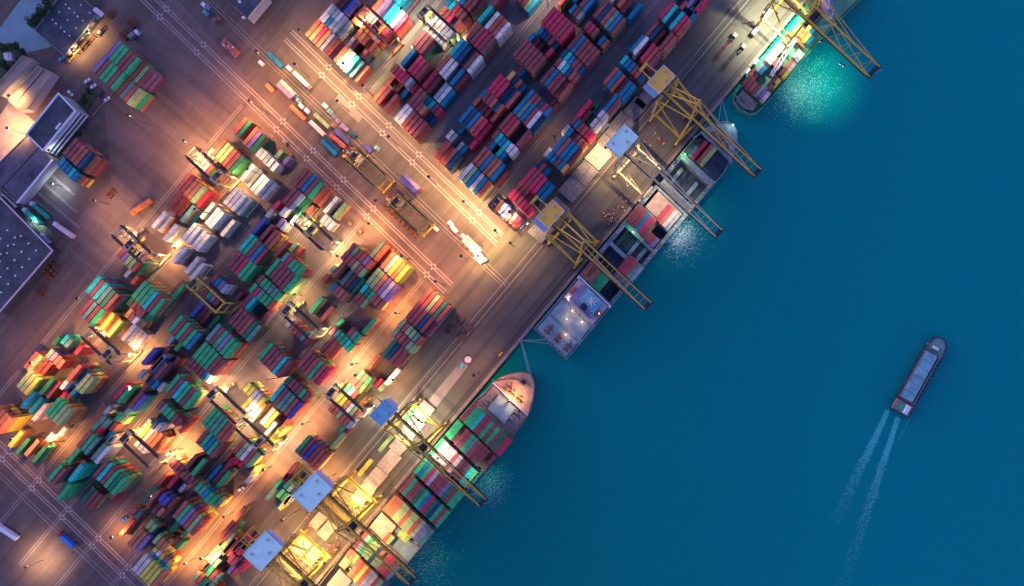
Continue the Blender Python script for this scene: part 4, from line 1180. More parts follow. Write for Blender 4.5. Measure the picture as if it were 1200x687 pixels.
skylights(b4, (25, 277), (-8.2, 9.8), (9, 8.4), 8, 3, 6, s=.9); skylights(b4, (9, 270), (-8.2, 9.8), (9, 8.4), 6, 2, 6, s=.9)
b5 = building([(290.5, 22), (312, -4), (283, -40), (255, -10)], 8, 'dark roofed shed with cream gutter at the top edge', 'roof_dark', 'hatch_grey')
a, b = W(290.5, 22, 8.8), W(314, -6, 8.8); MB().beam(a, b, .9, .6).build('gutter', 'yellow_pale', b5, world=True)
MB().box((*P2(285.5, 21, 9), 9.2), (1.6, 1.2, 1.2)).build('roof_vent', 'white', b5, world=True); MB().box((*P2(281, 2.5, 9), 9.2), (1.6, 1.2, 1.2)).build('roof_vent', 'white', b5, world=True)
b6 = building([(11, 118), (46, 78), (62, 86), (33, 128), (22, 129)], 6, 'tan roofed long shed lit orange at its lower end', 'tan', 'tan')
a, b = W(20, 119, 6.3), W(53, 80, 6.3); MB().beam(a, b, .3, .3).build('ridge', 'dark', b6, world=True)
b7 = building([(-6, 104), (27, 66), (39, 70), (2, 113)], 6, 'tan roofed narrow shed beside the trees at the left edge', 'tan', 'tan')
mb = MB()
for sxy in ((13.5, 95), (17, 91), (11, 102)): q = W(*sxy, 1); mb.box((q.x, q.y, .8), (2.2, 2.2, 1.6))
tag(mb.build('storage_bin', 'white'), 'row of small pale storage bins in the lane between the sheds', 'bins', kind='stuff')
# yard surface patches at upper left
patch([(-20, 60), (30, -8), (78, -40), (44, 34), (60, 55), (30, 62), (10, 50)], 'road_concrete', 'road', .007)
patch([(0, 135), (12, 118), (60, 160), (20, 205), (-10, 180)], 'hatch_beige', 'loading_yard', .009)
patch([(104, 100), (116, 112), (96, 142), (86, 128)], 'tree_leaf', 'verge', .010)
patch([(0, 52), (12, 50), (30, 62), (22, 84), (-6, 110), (-6, 60)], 'tree_leaf', 'verge', .0095)
patch([(36, 30), (56, 0), (66, -8), (72, -4), (42, 35)], 'tree_leaf', 'verge', .0098)
a, b, c = (107, 128), (118, 100), (137, 76)
mb = MB(); mb.beam(W(100, 145, .3), W(126, 116, .3), .3, .6); mb.beam(W(126, 116, .3), W(135, 105, .3), .3, .6); tag(mb.build('kerb_wall', 'concrete_light'), kind='structure')
q = W(11, 67, 2); e = empty('kiosk', (q.x, q.y, 0), R(10), 'small white roofed kiosk among the trees at the left edge', 'kiosk')
MB().box((0, 0, 1.5), (4.2, 4.2, 3)).build('wall', 'wall_pale', e); MB().box((0, 0, 3.1), (4.8, 4.8, .3)).box((0, 0, 3.4), (1.5, 1.5, .4)).build('roof', 'white', e)
# truck lanes by the warehouse: long kerbed islands
isl = ((40, 222, 93, 267), (50, 214, 90, 249), (59, 204, 88, 229), (36, 230, 66, 256))
for i, (x0, y0, x1, y1) in enumerate(isl):
    b = MB().prism([(q.x, q.y) for q in quad((x0, y0), (x1, y1), 1.6)], 0, .3); ob = b.build('loading_island', 'hatch_grey'); 
    tag(ob, ['longest kerbed island between the truck lanes', 'kerbed island second nearest the blue containers', 'short kerbed island beside the blue containers', 'kerbed island beside the green trucks'][i], 'kerb island', 'truck lane islands')
patch([(58, 190), (66, 198), (44, 222), (36, 214)], 'concrete', 'loading_bay', .011)
# ---------------------------------------------------------------- trees
tr = random.Random(11)
def tree(x, y, h, r, label, grp='trees at the upper left'):
    p = W(x, y, h*.7); e = empty('tree', (p.x, p.y, 0), 0, label, 'tree', grp)
    mb = MB(); mb.tube((0, 0, 0), (0, 0, h*.55), .32, .16)
    for k in range(5):
        a = k*1.26+tr.random(); mb.tube((0, 0, h*.4), (math.cos(a)*r*.6, math.sin(a)*r*.6, h*.72), .13, .05, 5)
    mb.build('trunk', 'bark', e); mb = MB(); vs = []; fs = []
    cl = [(tr.gauss(0, r*.42), tr.gauss(0, r*.42), h*(.62+tr.random()*.35), r*tr.uniform(.28, .5)) for _ in range(11)]
    for cx, cy, cz, cr_ in cl:
        for _ in range(95):
            v = Vector((tr.gauss(0, 1), tr.gauss(0, 1), tr.gauss(0, 1))).normalized()*cr_*tr.uniform(.6, 1.05); c = Vector((cx, cy, cz))+v
            s = tr.uniform(.25, .5); a = Vector((tr.gauss(0, 1), tr.gauss(0, 1), tr.gauss(0, .5))).normalized(); b = a.cross(Vector((tr.gauss(0, 1), tr.gauss(0, 1), tr.gauss(0, 1)))).normalized()
            o = len(vs); vs += [c-a*s, c+b*s*.6, c+a*s, c-b*s*.6]; fs.append((o, o+1, o+2, o+3))
    mb.add(vs, fs); mb.build('crown', 'tree_leaf', e)
for i, (x, y, h, r_, l) in enumerate(((37, 26, 8, 3.4, 'dark tree at the corner of the verge left of the skylight warehouse'), (43, 20, 8, 3.2, 'dark tree second from the bottom of the verge by the warehouse'), (50, 13, 9, 3.5, 'dark tree in the middle of the verge by the warehouse'),
        (56, 5, 8, 3.3, 'topmost dark tree of the verge by the warehouse'), (45, 28, 6, 2.6, 'low bush against the warehouse wall corner'), (5, 58, 7, 3.0, 'tree above left of the white roofed kiosk'), (17, 55, 7, 3.0, 'tree above right of the white roofed kiosk'), (25, 62, 6, 2.8, 'tree right of the white roofed kiosk'),
        (2, 74, 7, 3.2, 'tree left of the white roofed kiosk'), (10, 81, 6, 2.8, 'tree below the white roofed kiosk'), (98, 118, 5, 2.6, 'small tree on the green verge beside the office building'), (104, 108, 5, 2.2, 'small tree at the top of the verge near the parked cars'), (92, 157, 4, 2.0, 'shrub beside the terraces of the office building'))):
    tree(x, y, h, r_, l)
# ================================================================== VEHICLES
def truck(x, y, deg, body, label, cabm='white', L=12.0, load=True, h=2.6, bodyw=2.5, cat='truck', tank=False):
    p = W(x, y, 1.5); e = empty('truck', (p.x, p.y, 0), R(deg), label, cat, 'trucks in the terminal')
    MB().box((0, 0, 1.05), (L, 1.1, .35)).build('chassis', 'dark', e)
    MB().box((L/2+1.7, 0, 1.9), (2.1, 2.45, 2.5)).box((L/2+2.1, 0, 3.25), (1.1, 2.0, .35)).build('cab', cabm, e)
    MB().box((L/2+2.78, 0, 2.4), (.06, 2.1, .9)).build('windscreen', 'glass', e)
    for wx in (-L/2+1, -L/2+2.4, L/2-.8, L/2+2):
        for s in (-1, 1): MB().tube((wx, s*.75, .5), (wx, s*1.2, .5), .5, n=10).build('wheel', 'rubber', e)
    if load:
        if tank: MB().tube((-L/2, 0, 2.4), (L/2, 0, 2.4), 1.25, n=14).box((0, 0, 3.7), (L*.8, .5, .2)).build('tank', body, e)
        else:
            MB().box((0, 0, 1.25+h/2), (L, bodyw, h)).box((0, 0, 1.25+h+.03), (L-.3, bodyw-.3, .1)).build('body', body, e)
    return e
def car(x, y, deg, m, label):
    p = W(x, y, .8); e = empty('car', (p.x, p.y, 0), R(deg), label, 'car', 'parked cars')
    MB().prism([(-2.2, -.85), (2.0, -.85), (2.25, -.6), (2.25, .6), (2.0, .85), (-2.2, .85)], .3, .85).build('body', m, e)
    MB().prism([(-1.9, -.75), (.8, -.75), (.8, .75), (-1.9, .75)], .85, 1.2).build('window', 'glass', e); MB().prism([(-1.5, -.68), (.4, -.68), (.4, .68), (-1.5, .68)], 1.2, 1.4).build('roof', m, e)
    for wx in (-1.4, 1.4):
        for s in (-1, 1): MB().tube((wx, s*.7, .32), (wx, s*.9, .32), .32, n=8).build('wheel', 'rubber', e)
truck(50, 248.5, 140, 'green', 'truck with long green tank body and tan rear end by the warehouse', tank=True); truck(42, 255.5, 142, 'green', 'truck with green body nearest the pale trimmed warehouse')
truck(78.5, 271.5, 145, 'pink_paint', 'white cabbed truck with pale trailer in the truck lanes', L=12); truck(56, 282, 135, 'lilac', 'small lilac truck beside the corner of the warehouse', L=5)
truck(10, 236, 140, 'white', 'truck with striped pale flatbed beside the warehouse trim', h=.5); truck(169, 241.5, 213, 'orange', 'truck hauling an orange container across the dark yard', 'orange', L=12)
truck(12, 624, 147, 'white', 'long white trailer at the lower left edge', L=12.4); truck(81, 634, 139, 'blue', 'bright blue container truck on the lower left road', 'red', L=10)
truck(156, 43, 40, 'steel', 'grey truck standing alone on the dark yard at the top', 'white', L=4); truck(563, 300, -43, 'white', 'white cabbed lorry at the end of the rail side row', L=4)
truck(318, 612, 55, 'dark', 'dark tractor unit beside the bottom left stacks', 'blue', L=3) if 0 else None
for x, y, dg, m, l in ((102, 95, 40, 'white', 'white parked car nearest the container pile'), (109, 101.5, 40, 'white', 'white parked car second from the container pile'), (118, 110, 42, 'dark', 'dark parked car beside the container pile'),
        (125, 116.5, 40, 'white', 'white parked car below the container pile corner'), (82, 109, -45, 'white', 'white car driving beside the parapet office building'), (72, 69, 35, 'cyan', 'pale blue car at the warehouse corner'), (62, 96, 50, 'steel', 'grey car in the lane beside the tan shed'),
        (282, 573.5, 30, 'white', 'white van between the cream container and the truck lane'), (145.5, 609, 30, 'blue', 'small blue tractor unit beside the lower left stacks'), (526, 388, 40, 'dark', 'dark car behind the shadowed stack by the quay')):
    car(x, y, dg, m, l)
# people-sized and frame clutter: empty trailers (skeletal), spreader frames, drums
def frames(x, y, deg, label, m='rust', L=12.2, name='container_chassis', cat='trailer', grp='empty trailers', z=0):
    p = W(x, y, 1); e = empty(name, (p.x, p.y, z), R(deg), label, cat, grp)
    mb = MB()
    for s in (-.55, .55): mb.box((0, s, 1.1), (L, .28, .4))
    mb.build('frame_rail', m, e); mb = MB()
    for i in range(5): mb.box((-L/2+.3+i*(L-.6)/4, 0, 1.15), (.35, 2.4, .3))
    mb.build('bolster', m, e)
    for wx in (-L/2+1.2, -L/2+2.5):
        for s in (-1, 1): MB().tube((wx, s*.75, .5), (wx, s*1.2, .5), .5, n=8).build('wheel', 'rubber', e)
frames(850, 55, 50, 'long rust red trailer in the lane beside the coaster, further from the water', 'hull_red', 20); frames(859, 66, 50, 'long dark trailer in the lane beside the coaster, nearer the water', 'dark', 20)
for (x, y, c_) in ((861.5, 41.5, 'upper'), (871.5, 54.5, 'lower')):
    q = W(x, y, 2); e = empty('tractor_unit', (q.x, q.y, 0), R(50), f'cream roofed tractor unit at the head of the {c_} long trailer', 'truck', 'trucks in the terminal')
    MB().box((0, 0, 1.6), (2.4, 2.4, 2.6)).build('cab', 'hatch_beige', e); MB().box((-3, 0, .9), (4, 1.6, .8)).build('chassis', 'dark', e); [MB().tube((wx, s*.8, .5), (wx, s*1.25, .5), .5, n=8).build('wheel', 'rubber', e) for wx in (0, -3.4) for s in (-1, 1)]
k = 0; wds = ['top left', 'top middle', 'top right', 'middle left', 'centre', 'middle right', 'lower left', 'lower middle', 'lower right']
for i in range(3):
    for j in range(3):
        x, y = off((50, 318), j*6.3-0, i*5.6-0); x += 2
        q = W(x, y, .5); e = empty('spreader_frame', (q.x, q.y, 0), R(UA), f'{wds[i*3+j]} rusty spreader frame of the nine beside the left warehouse', 'spreader frame', 'spreader frames by the warehouse')
        mb = MB(); 
        for s in (-1, 1): mb.box((0, s*1.0, .6), (5.2, .3, .4))
        for t in (-2.4, 0, 2.4): mb.box((t, 0, .75), (.3, 2.3, .3))
        mb.box((0, 0, 1.1), (1.2, 1, .5)); mb.build('frame', 'rust', e)
for i, (x, y, dg, n_, l) in enumerate(((152, 24, 42, 3, 'pile of empty trailer frames above the container pile'), (143, 38, 42, 3, 'pile of empty trailer frames touching the container pile'), (129, 15, 40, 2, 'pile of trailer frames beside the warehouse canopy'), (47, 340, 130, 2, 'orange lit frames at the edge of the left warehouse'), (128, 226, 140, 2, 'orange and red trailer wheels beyond the blue reefers'))):
    for a in range(n_): frames(x+a*3.6*(.72), y+a*3.6*.69, 50, f"{['nearest', 'middle', 'farthest'][a]} in the {l}", 'rust', 6)
for i in range(9):
    x, y = off((449, 240), 0, i*6.4); frames(x, y, -43, f"rusty flat trailer, {ORD[i]} from the upper left in the line beside the lower parked gantry", 'rust', 2.6)
# stacked orange trailers by the fence
for i in range(4):
    for j in range(3):
        x, y = off((261, 52), j*3.0, i*5.6); q = W(x, y, 2.5); e = empty('yard_tractor', (q.x, q.y, 0), R(-44), f"orange yard tractor, {ORD[j]} row, {ORD[i]} along, by the top fence", 'tractor', 'orange yard tractors by the fence')
        MB().box((0, 0, 1.2+j*.4), (3.1, 1.4, 1.6+j*.6)).build('body', ['lilac', 'orange', 'crane_red'][(i+j) % 3], e); MB().box((.9, 0, 2.3+j*.7), (.9, 1.0, .5)).build('cab', 'pink_paint' if (i*3+j) % 4 == 0 else 'crane_red', e)
for i, (x, y, m1, l) in enumerate(((243, 8, 'roof_deep', 'blue engine module near the top fence'), (239, 6, 'white', 'white machine part near the top fence'), (241, 15, 'cyan', 'small turquoise machine below the engine module'), (251, 23, 'rust', 'brown generator skid with two open frames'), (256.5, 22, 'rust', 'brown generator skid nearest the fence'), (350, 118, 'roof_deep', 'blue machine between the slate containers and the white parts'),
        (353, 124.5, 'white', 'curved white machine part beside the orange container'), (360, 130, 'white', 'white angular machine part beside the green container'), (306, 74, 'white', 'lit white lamp trailer on the rail road'), (339, 80, 'white', 'white square cabin with lit roof by the road'),
        (381, 124, 'white', 'small white crate at the head of the crate row'), (387, 131, 'roof_deep', 'navy crate in the crate row'), (392, 137.5, 'steel', 'grey crate in the crate row'), (396, 142, 'lilac', 'lilac crate at the end of the crate row'), (391, 147.5, 'crane_red', 'red topped crate beside the green container'),
        (528, 262, 'white', 'upper left white pallet of the pallets by the road'), (531, 267, 'white', 'middle white pallet of the pallets by the road'), (533, 270, 'white', 'lower white pallet of the pallets by the road'), (543, 277, 'white', 'pair of white pallets beside the cream container'), (505, 264, 'dark', 'dark truck body with white frame on the road'),
        (511, 268, 'white', 'white framed cargo bed at the rear of the dark truck'), (545, 288, 'rust', 'brown machinery heap beside the cream container'), (551, 294, 'rust', 'second brown machinery heap along the kerb'), (442, 174, 'roof_deep', 'low navy crate lying on the road near the crossing dots'),
        (340.5, 181, 'rust', 'brown wheeled machine beside the green container end'), (334, 166, 'steel', 'grey wheeled machine below the crossing dots'), (422, 271, 'rust', 'brown skid beside the lit gantry crane leg'), (410, 262, 'rust', 'brown pallet near the lane crossing'))):
    q = W(x, y, 1.2); e = empty('machine_crate', (q.x, q.y, 0), R(-43), l, 'crate', 'machine parts and crates in the yard')
    MB().box((0, 0, .9), (3.4, 2.3, 1.5)).build('body', m1, e); MB().box((.4, .1, 1.85), (1.6, 1.3, .5)).build('lid', 'hatch_grey' if m1 != 'white' else 'white', e)
    mb = MB(); [mb.box((sx_*1.5, 0, .1), (.25, 2.6, .3)) for sx_ in (-1, 1)]; mb.build('skid', 'dark', e)
# cluttered work yard beside the skylight warehouse
mach = ((92, 50, 'yellow', 'long yellow lattice machine in the work yard'), (97, 43, 'yellow', 'yellow machine frame under the work yard lamp'), (104, 30, 'steel', 'grey machine beside the warehouse canopy'), (90, 60, 'yellow_pale', 'pale frame at the foot of the work yard'), (100, 56, 'rust', 'brown boxy frame in the work yard'), (106, 49, 'rust', 'brown boxy frame nearest the container pile'), (120, 38, 'dark', 'dark machine standing in lamplight in the work yard'), (84, 68, 'yellow', 'yellow tank at the warehouse corner'), (112, 20, 'white', 'white machine above the work yard'))
for x, y, m1, l in mach:
    q = W(x, y, 1.2); e = empty('work_machine', (q.x, q.y, 0), R(50), l, 'machine', 'machines in the work yard'); rr = random.Random(int(x*7))
    MB().box((0, 0, .8), (6.5, .5, .5)).box((0, 1.8, .8), (6.5, .5, .5)).build('frame_rail', m1, e)
    mb = MB(); [mb.box((-3+k*1.2, .9, 1.1), (.3, 2.2, .35)) for k in range(6)]; mb.build('frame_rung', m1, e)
    MB().box((rr.uniform(-2, 2), .9, 1.6), (1.8, 1.6, 1.4)).build('engine', 'dark' if m1 != 'dark' else 'hatch_beige', e)
# engine modules of the parked gantries
for x, y, n in ((411, 180, 'upper'), (461, 235, 'lower')):
    q = W(x, y, 6); e = empty('machinery_deck', (q.x, q.y, 0), R(-43), f'cluttered machinery deck at the head of the {n} parked yellow gantry', 'machinery', 'machinery decks of the parked gantries')
    MB().box((0, 0, 3), (9, 10, .4)).build('platform', 'crane_dark', e); rr = random.Random(int(x))
    for m_ in ('yellow', 'dark', 'steel', 'orange', 'cyan'):
        mb = MB()
        for _ in range(6): mb.box((rr.uniform(-3.8, 3.8), rr.uniform(-4.2, 4.2), 3.9+rr.random()), (rr.uniform(.6, 2), rr.uniform(.6, 2), rr.uniform(.8, 2)))
        mb.build('fitting', m_, e)
    mb = MB(); [mb.box((a, b, 1.5), (.6, .6, 3)) for a in (-4, 4) for b in (-4.5, 4.5)]; mb.build('support', 'yellow', e)
    MB().box((4.4, 0, 4.2), (.5, 8.5, .9)).build('white_beam', 'white', e)
# ---------------------------------------------------------------- hatch covers laid on the quay
hc = [(756, 115, 7), (744.5, 127, 9), (729, 146, 11.5), (715, 164.5, 11.5), (701, 184, 11.5), (685.5, 203, 11.5), (670, 221.5, 11.5), (652, 246, 11), (634, 270, 11)]
hn = ['topmost grey', 'grey second from the top', 'grey third from the top', 'half hidden', 'brightly lit beige', 'grey just below the brightly lit', 'grey with rust mark', 'hidden under the amber roof', 'lowest lilac grey']
for (x, y, wd), n in zip(hc, hn):
    q = W(x, y, 2.5); e = empty('hatch_cover', (q.x, q.y, 0), R(49), f'{n} hatch cover in the row along the crane legs', 'hatch cover', 'ship hatch covers stacked along the quay')
    for k in range(3): MB().box((random.uniform(-.1, .1), random.uniform(-.1, .1), .5+k*.85), (12.3, wd, .7)).build('panel', 'hatch_grey' if y != 184 else 'hatch_beige', e)
    mb = MB()
    for i in range(4):
        for j in range(5): mb.box((-5+i*3.3+random.uniform(-.3, .3), (j-2)*wd/5.3, 2.65), (.45, .45, .16))
    mb.box((0, 0, 2.62), (12.2, .12, .1)).build('lifting_point', 'dark', e)
for i, (x, y, l_, wd, n) in enumerate(((496, 483, 12, 9, 'lit beige hatch cover between the crane legs, upper'), (484, 500, 12, 9.5, 'lit beige hatch cover between the crane legs, lower'), (470, 520, 13, 9, 'beige hatch cover lying below the deep blue roof'), (456, 541, 13, 9, 'beige hatch cover second below the deep blue roof'),
        (440, 561, 13, 9, 'beige hatch cover halfway to the lower cranes'), (425, 580, 13, 9, 'beige hatch cover beside the ship and lower cranes'), (373, 610, 11, 6, 'cream hatch cover between the two cage cranes'), (383, 622, 11, 7, 'cream hatch cover nearer the ship between the cage cranes'), (354, 640, 11, 8, 'cream hatch cover beside the bottom cage crane'), (366, 652, 11, 7, 'brightly lit hatch cover beside the bottom cage crane'))):
    q = W(x, y, 1.5); e = empty('hatch_cover', (q.x, q.y, 0), R(49), n, 'hatch cover', 'beige hatch covers on the lower quay')
    for k in range(2): MB().box((random.uniform(-.1, .1), 0, .45+k*.8), (l_, wd, .65)).build('panel', 'hatch_beige', e)
    mb = MB(); [mb.box((-5+a*3.3, (b-1)*wd/3.4, 1.66), (.5, .5, .14)) for a in range(4) for b in range(3)]; mb.box((0, 0, 1.62), (l_, .12, .08)).build('lifting_point', 'hatch_grey', e)
# dark frame crates by the walkway
for i, (x, y, n) in enumerate(((539.5, 374.5, 'uppermost'), (529.5, 385.5, 'left'), (549, 384, 'right'), (541, 394.5, 'lowest'))):
    q = W(x, y, 1); e = empty('cone_basket', (q.x, q.y, 0), R(50), f'{n} of four dark lashing baskets on the quay road', 'basket', 'lashing baskets on the quay road')
    MB().box((0, 0, .5), (4.6, 4.0, .9)).build('basket', 'roof_dark', e); mb = MB()
    for k in range(9): mb.box((-2.1+k*.52, .9, 1.05), (.24, 2.0, .14)).box((-2.1+k*.52, -1.1, 1.05), (.24, 1.4, .14))
    mb.build('slat', 'rust', e)
q = W(541, 429, 1.5); e = empty('tug_tractor', (q.x, q.y, 0), R(60), 'small turquoise roofed tractor at the end of the pink walkway', 'tractor'); MB().box((0, 0, 1.2), (3, 2, 1.8)).build('body', 'cyan', e); [MB().tube((a, s, .5), (a, s*1.3, .5), .5, n=8).build('wheel', 'rubber', e) for a in (-1, 1) for s in (-.8, .8)]
q = W(548.5, 421.5, 1.5); e = empty('reel', (q.x, q.y, 0), 0, 'round pink cable reel at the end of the walkway', 'reel'); MB().tube((0, 0, 0), (0, 0, 1.6), 1.6, n=16).build('drum', 'pink_paint', e); MB().tube((0, 0, 1.6), (0, 0, 2.0), 2.1, n=16).build('flange', 'pink_paint', e)
q = W(586.5, 415, .5); MB().box((0, 0, 0), (1, 1, 1)); tag(MB().box((q.x, q.y, .4), (3.4, .8, .8), R(50)).build('bollard_guard', 'yellow'), 'yellow guard block on the quay beside the mooring bollard', 'guard block')
# lashing cones and workers' gear: scattered small red and dark fittings
rr = random.Random(3); mb = MB(); mb2 = MB()
for cx, cy, sx_, n in ((716, 255, 9, 26), (728, 240, 9, 14), (772, 163, 8, 16), (742, 180, 9, 18), (757, 168, 7, 12), (805, 142, 4, 14), (735, 212, 6, 18), (462, 530, 9, 20), (470, 515, 6, 12), (372, 648, 7, 16), (392, 640, 7, 20), (345, 655, 6, 10), (500, 500, 6, 6)):
    for _ in range(n):
        x = cx+rr.gauss(0, sx_*.5); y = cy+rr.gauss(0, sx_*.5); q = W(x, y, .5); (mb if rr.random() < .6 else mb2).box((q.x, q.y, .4), (rr.uniform(.4, 1.1), rr.uniform(.4, 1.1), .8), rr.random()*3)
tag(mb.build('lashing_gear', 'hull_red'), 'small red lashing fittings scattered between the crane legs', 'lashing gear', kind='stuff'); tag(mb2.build('loose_gear', 'hatch_beige'), 'small pale fittings scattered between the crane legs', 'loose gear', kind='stuff')
mb = MB()
for _ in range(420):
    x, y = off(rowA, -rr.random()*560, rr.random()*300); q = W(x, y, .2); mb.box((q.x, q.y, .15), (rr.uniform(.2, .7), rr.uniform(.2, .7), .3), rr.random()*3)
for _ in range(160):
    x, y = off(rowB, rr.random()*440, rr.random()*200); q = W(x, y, .2); mb.box((q.x, q.y, .15), (rr.uniform(.2, .6), rr.uniform(.2, .6), .3), rr.random()*3)
tag(mb.build('twistlock_debris', 'steel'), 'loose twistlocks and small debris scattered over the yard', 'debris', kind='stuff')
# vehicles along the quay edge by the coaster
for i, (x, y, l) in enumerate(((886, 73, 'white van on the quay edge beside the coaster'), (876, 84, 'second white vehicle on the quay edge beside the coaster'))): car(x, y, 50, 'white', l)
truck(883.5, 39, 50, 'hatch_grey', 'small pale truck between the legs of the top quay crane', L=4); truck(897, 20, 60, 'white', 'white truck under the top quay crane', L=4)
truck(536, 275, 0, 'white', 'x', L=1) if 0 else None
# bollards
mb = MB()
for i in range(-40, 60):
    q = QE(i*15, -.8); mb.tube((q.x, q.y, .1), (q.x, q.y, .75), .32, .42, 8)
tag(mb.build('quay_bollard', 'yellow'), kind='structure')
mb = MB()
for i in range(-120, 190):
    q = QE(i*5, .55); mb.tube((q.x, q.y, -2.6), (q.x, q.y, -.4), .4, .4, 6)
tag(mb.build('fender', 'rubber'), kind='structure')
# ---------------------------------------------------------------- high mast floodlights
def mast(x, y, watt, col, label, h=28, ang=150, sp=.0, aim=None):
    p = W(x, y, h); e = empty('light_mast', (p.x, p.y, 0), 0, label, 'light mast', 'floodlight masts in the yard')
    MB().tube((0, 0, 0), (0, 0, h), .35, .16, 8).build('pole', 'steel', e); mb = MB(); mb2 = MB()
    for k in range(4):
        a = k*math.pi/2+.8; mb.box((math.cos(a)*.5, math.sin(a)*.5, h-.35), (.45, .45, .25))
    MB().tube((0, 0, h-.15), (0, 0, h+.05), .7, .7, 10).build('headframe', 'steel', e); mb.build('floodlight', 'lamp_warm' if col[2] < .7 else 'lamp_white', e); MB().tube((0, 0, h-.1), (0, 0, h+.1), .95, .9, 10).build('lamp_cover', 'dark', e)
    tgt = None if aim is None else W(*aim, 0)
    o = spot((p.x, p.y, h-.9), watt, col, ang, .7, .6, tgt)
    return e
OR = (1, .43, .13); PK = (1, .46, .22); YL = (1, .63, .24); YW = (1, .62, .24)
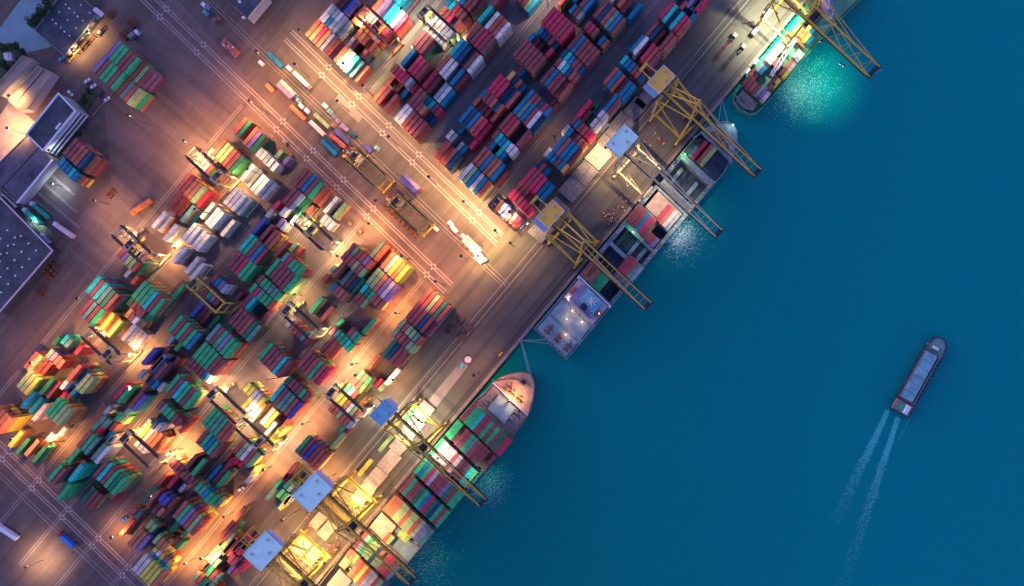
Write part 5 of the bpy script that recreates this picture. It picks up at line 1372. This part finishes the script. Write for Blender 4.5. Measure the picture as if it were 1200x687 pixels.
MASTS = [(395, 118, 16000, YL, 'mast on the road at its upper bright stretch', 22, 150), (425, 100, 12000, YL, 'mast on the road beside the dark ended stack', 20, 150), (540, 300, 14000, OR, 'mast on the open ground between the roads', 26, 150), (300, 60, 9000, OR, 'mast beside the fence above the orange tractors', 26, 150), (463, 367, 15000, OR, 'low mast in the orange lane, second from its upper end', 12, 165), (412, 427, 22000, YL, 'low mast in the orange lane beside the lashed stack', 12, 165), (354, 497, 15000, OR, 'low mast in the orange lane at its middle', 12, 165), (308, 551, 15000, OR, 'low mast in the orange lane beside the bare strip', 12, 165), (262, 606, 15000, OR, 'low mast in the orange lane, second from the bottom edge', 12, 165), (216, 661, 18000, OR, 'low mast in the orange lane at the bottom edge', 12, 165),
 (205, 290, 9000, OR, 'low mast beside the white reefer containers', 11, 165), (150, 418, 12000, OR, 'low mast in the lane right of the yellow stacks', 11, 165), (60, 520, 9000, OR, 'low mast at the foot of the left stacks', 11, 165), (175, 583, 12000, OR, 'low mast in the lane below the striped orange stack', 11, 165), (205, 535, 15000, OR, 'low mast in the lane right of the bottom left gantry', 11, 165), (130, 630, 9000, OR, 'low mast at the end of the lower lane', 11, 165),
 (313, 445, 12000, (1, .6, .34), 'low mast in the pale bare patch between striped stacks', 11, 165), (262, 425, 8000, OR, 'low mast beside the tall green stack', 11, 165), (345, 345, 8000, YL, 'low mast at the head of the mid yard gantry', 11, 165), (395, 300, 14000, YL, 'low mast at the foot of the gantry nearest the road', 11, 165), (110, 235, 6000, PK, 'low mast beyond the blue reefer containers', 14, 165), (290, 198, 12000, YL, 'mast beside the upper white containers', 25, 150), (228, 245, 14000, YL, 'mast among the white reefer containers', 26, 150), (365, 230, 8000, OR, 'low mast in the lane end near the crossing', 11, 165),
 (650, 160, 3000, PK, 'low mast in the right hand lane', 14, 165), (560, 300, 14000, YL, 'low mast beside the white truck at the road end', 12, 165), (432, 262, 13000, OR, 'low mast below the parked gantries', 12, 165), (460, 445, 6000, OR, 'low mast beside the shadowed quay stack', 12, 165), (385, 560, 12000, OR, 'low mast on the bare ground below the deep blue roof', 12, 165),
 (402, 74, 42000, YL, 'mast lighting the bright road corner below the top left stacks', 20, 150), (543, 236, 44000, YL, 'mast lighting the bright road beside the orange ended stack', 18, 150), (502, 207, 30000, YL, 'mast on the road between crossing dots', 20, 150), (455, 160, 26000, YL, 'mast on the road beside the white ended stack', 22, 150), (598, 285, 20000, YL, 'mast on the road at its lower right end', 20, 150), (350, 35, 20000, YL, 'mast on the tan ground above the blue container', 24, 150),
 (292, 118, 40000, OR, 'mast lighting the upper left yard slab', 26, 150), (215, 165, 26000, OR, 'mast at the upper end of the left yard', 26, 155), (470, 300, 24000, OR, 'mast lighting the orange lane beside the amber stacks', 26, 150),
 (12, 515, 20000, OR, 'mast at the far left beside the four bright dots', 26, 155), (35, 425, 26000, OR, 'mast along the left boundary lane', 30, 155), (90, 350, 10000, PK, 'mast in the open yard at left', 34, 155), (330, 610, 20000, OR, 'mast beside the lowest blue roofs', 26, 150),
 (235, 655, 30000, OR, 'mast lighting the lowest truck lane', 20, 140), (30, 665, 24000, (1, .6, .3), 'mast over the lit lot in the bottom left corner', 14, 150), (8, 150, 34000, (1, .50, .20), 'mast over the bright lot at the left edge', 16, 150), (10, 112, 9000, YL, 'mast at the lower end of the tan sheds', 12, 150),
 (102, 37, 9000, (1, .60, .22), 'mast in the work yard beside the skylight warehouse', 9, 160), (84, 58, 7000, (1, .6, .25), 'lamp post at the warehouse corner', 8, 165), (150, 455, 20000, PK, 'mast in the lane left of the green stacks', 14, 150), (416, 440, 14000, YL, 'mast in the lane beside the red topped stack', 22, 150),
 (330, 430, 16000, PK, 'mast between the two tall striped stacks', 14, 150), (250, 440, 14000, PK, 'mast in the lane right of the green stacks', 13, 150), (200, 530, 22000, OR, 'mast in the lower lane between gantries', 13, 150), (440, 235, 9000, OR, 'mast at the crossing below the parked gantries', 24, 150),
 (345, 75, 20000, YL, 'mast beside the blue container on the rail road', 22, 150), (400, 175, 9000, PK, 'mast on the rail road beside the parked gantry', 24, 150), (580, 270, 20000, YL, 'mast beside the dark red gantry crane', 14, 150), (597, 248, 12000, (1, .8, .7), 'lamp over the crimson containers', 17, 120),
 (510, 330, 16000, PK, 'mast at the lane end near the quay road', 26, 150), (555, 440, 9000, PK, 'mast beside the pink walkway', 22, 150), (470, 10, 40000, (1, .85, .6), 'mast at the top over the empty slots', 26, 150), (640, -10, 16000, (1, .72, .55), 'mast above the purple stacks at the top edge', 20, 140),
 (60, 215, 5000, (.7, .9, 1), 'cool lamp at the loading bays', 9, 150), (36, 259, 3000, (.5, 1, .85), 'turquoise lamp beside the green trucks', 6, 150), (57, 176, 1500, (.8, .9, 1), 'cool wall lamp at the office building corner', 15, 150), (150, 135, 5000, PK, 'mast in the open yard below the big container pile', 24, 160),
 (380, 660, 30000, YW, 'mast on the quay beside the bottom cage crane', 26, 150), (330, 690, 50000, YW, 'mast at the bottom edge beside the last crane', 26, 150), (480, 500, 24000, (1, .88, .65), 'lamp between the legs of the deep blue roofed crane', 16, 140), (420, 595, 20000, YW, 'mast on the lower quay beside the loaded ship', 24, 150)]
for x, y, wt, col, l, h, an in MASTS: mast(x, y, wt*(LKM if col in (OR, PK) else 2.4), col, l, h, an)
print('lamps', NLAMP[0])

# pale specks added to imitate lamp glitter on the water along the quay
rw = random.Random(21); vs = []; fs = []
def speck(x, y, r):
    p = W(x, y, ZW); o = len(vs); a0 = rw.random()*6.28; n_ = rw.choice((3, 4)); tz = rw.uniform(.02, .12)
    for i in range(n_): a = a0+i*6.283/n_; vs.append((p.x+r*math.cos(a), p.y+r*.6*math.sin(a), ZW+.16+(tz if i == 0 else 0)))
    fs.append(tuple(range(o, o+n_)))
for cx, cy, sx_, sy_, n_, rr_ in ((940, 100, 24, 20, 1500, .24), (930, 110, 12, 12, 1100, .28), (798, 279, 11, 11, 1900, .32), (576, 570, 10, 12, 1000, .26), (500, 655, 16, 18, 800, .26)):
    for _ in range(n_):
        x, y = rw.gauss(cx, sx_), rw.gauss(cy, sy_)
        v_ = (x-600)*.766+(y-411)*.643
        lim = {940: 38, 930: 38, 798: 57, 576: 60, 500: 62}[cx]
        if v_ < lim: continue
        speck(x, y, rr_*rw.uniform(.35, 1.3))
me = bpy.data.meshes.new('glint_specks'); me.from_pydata(vs, [], fs); me.materials.append(M('glint_bright')); ob = bpy.data.objects.new('glint_specks', me); scene.collection.objects.link(ob)
tag(ob, 'pale specks added as lamp glitter on the floodlit water beside the ships', 'foam', kind='stuff')
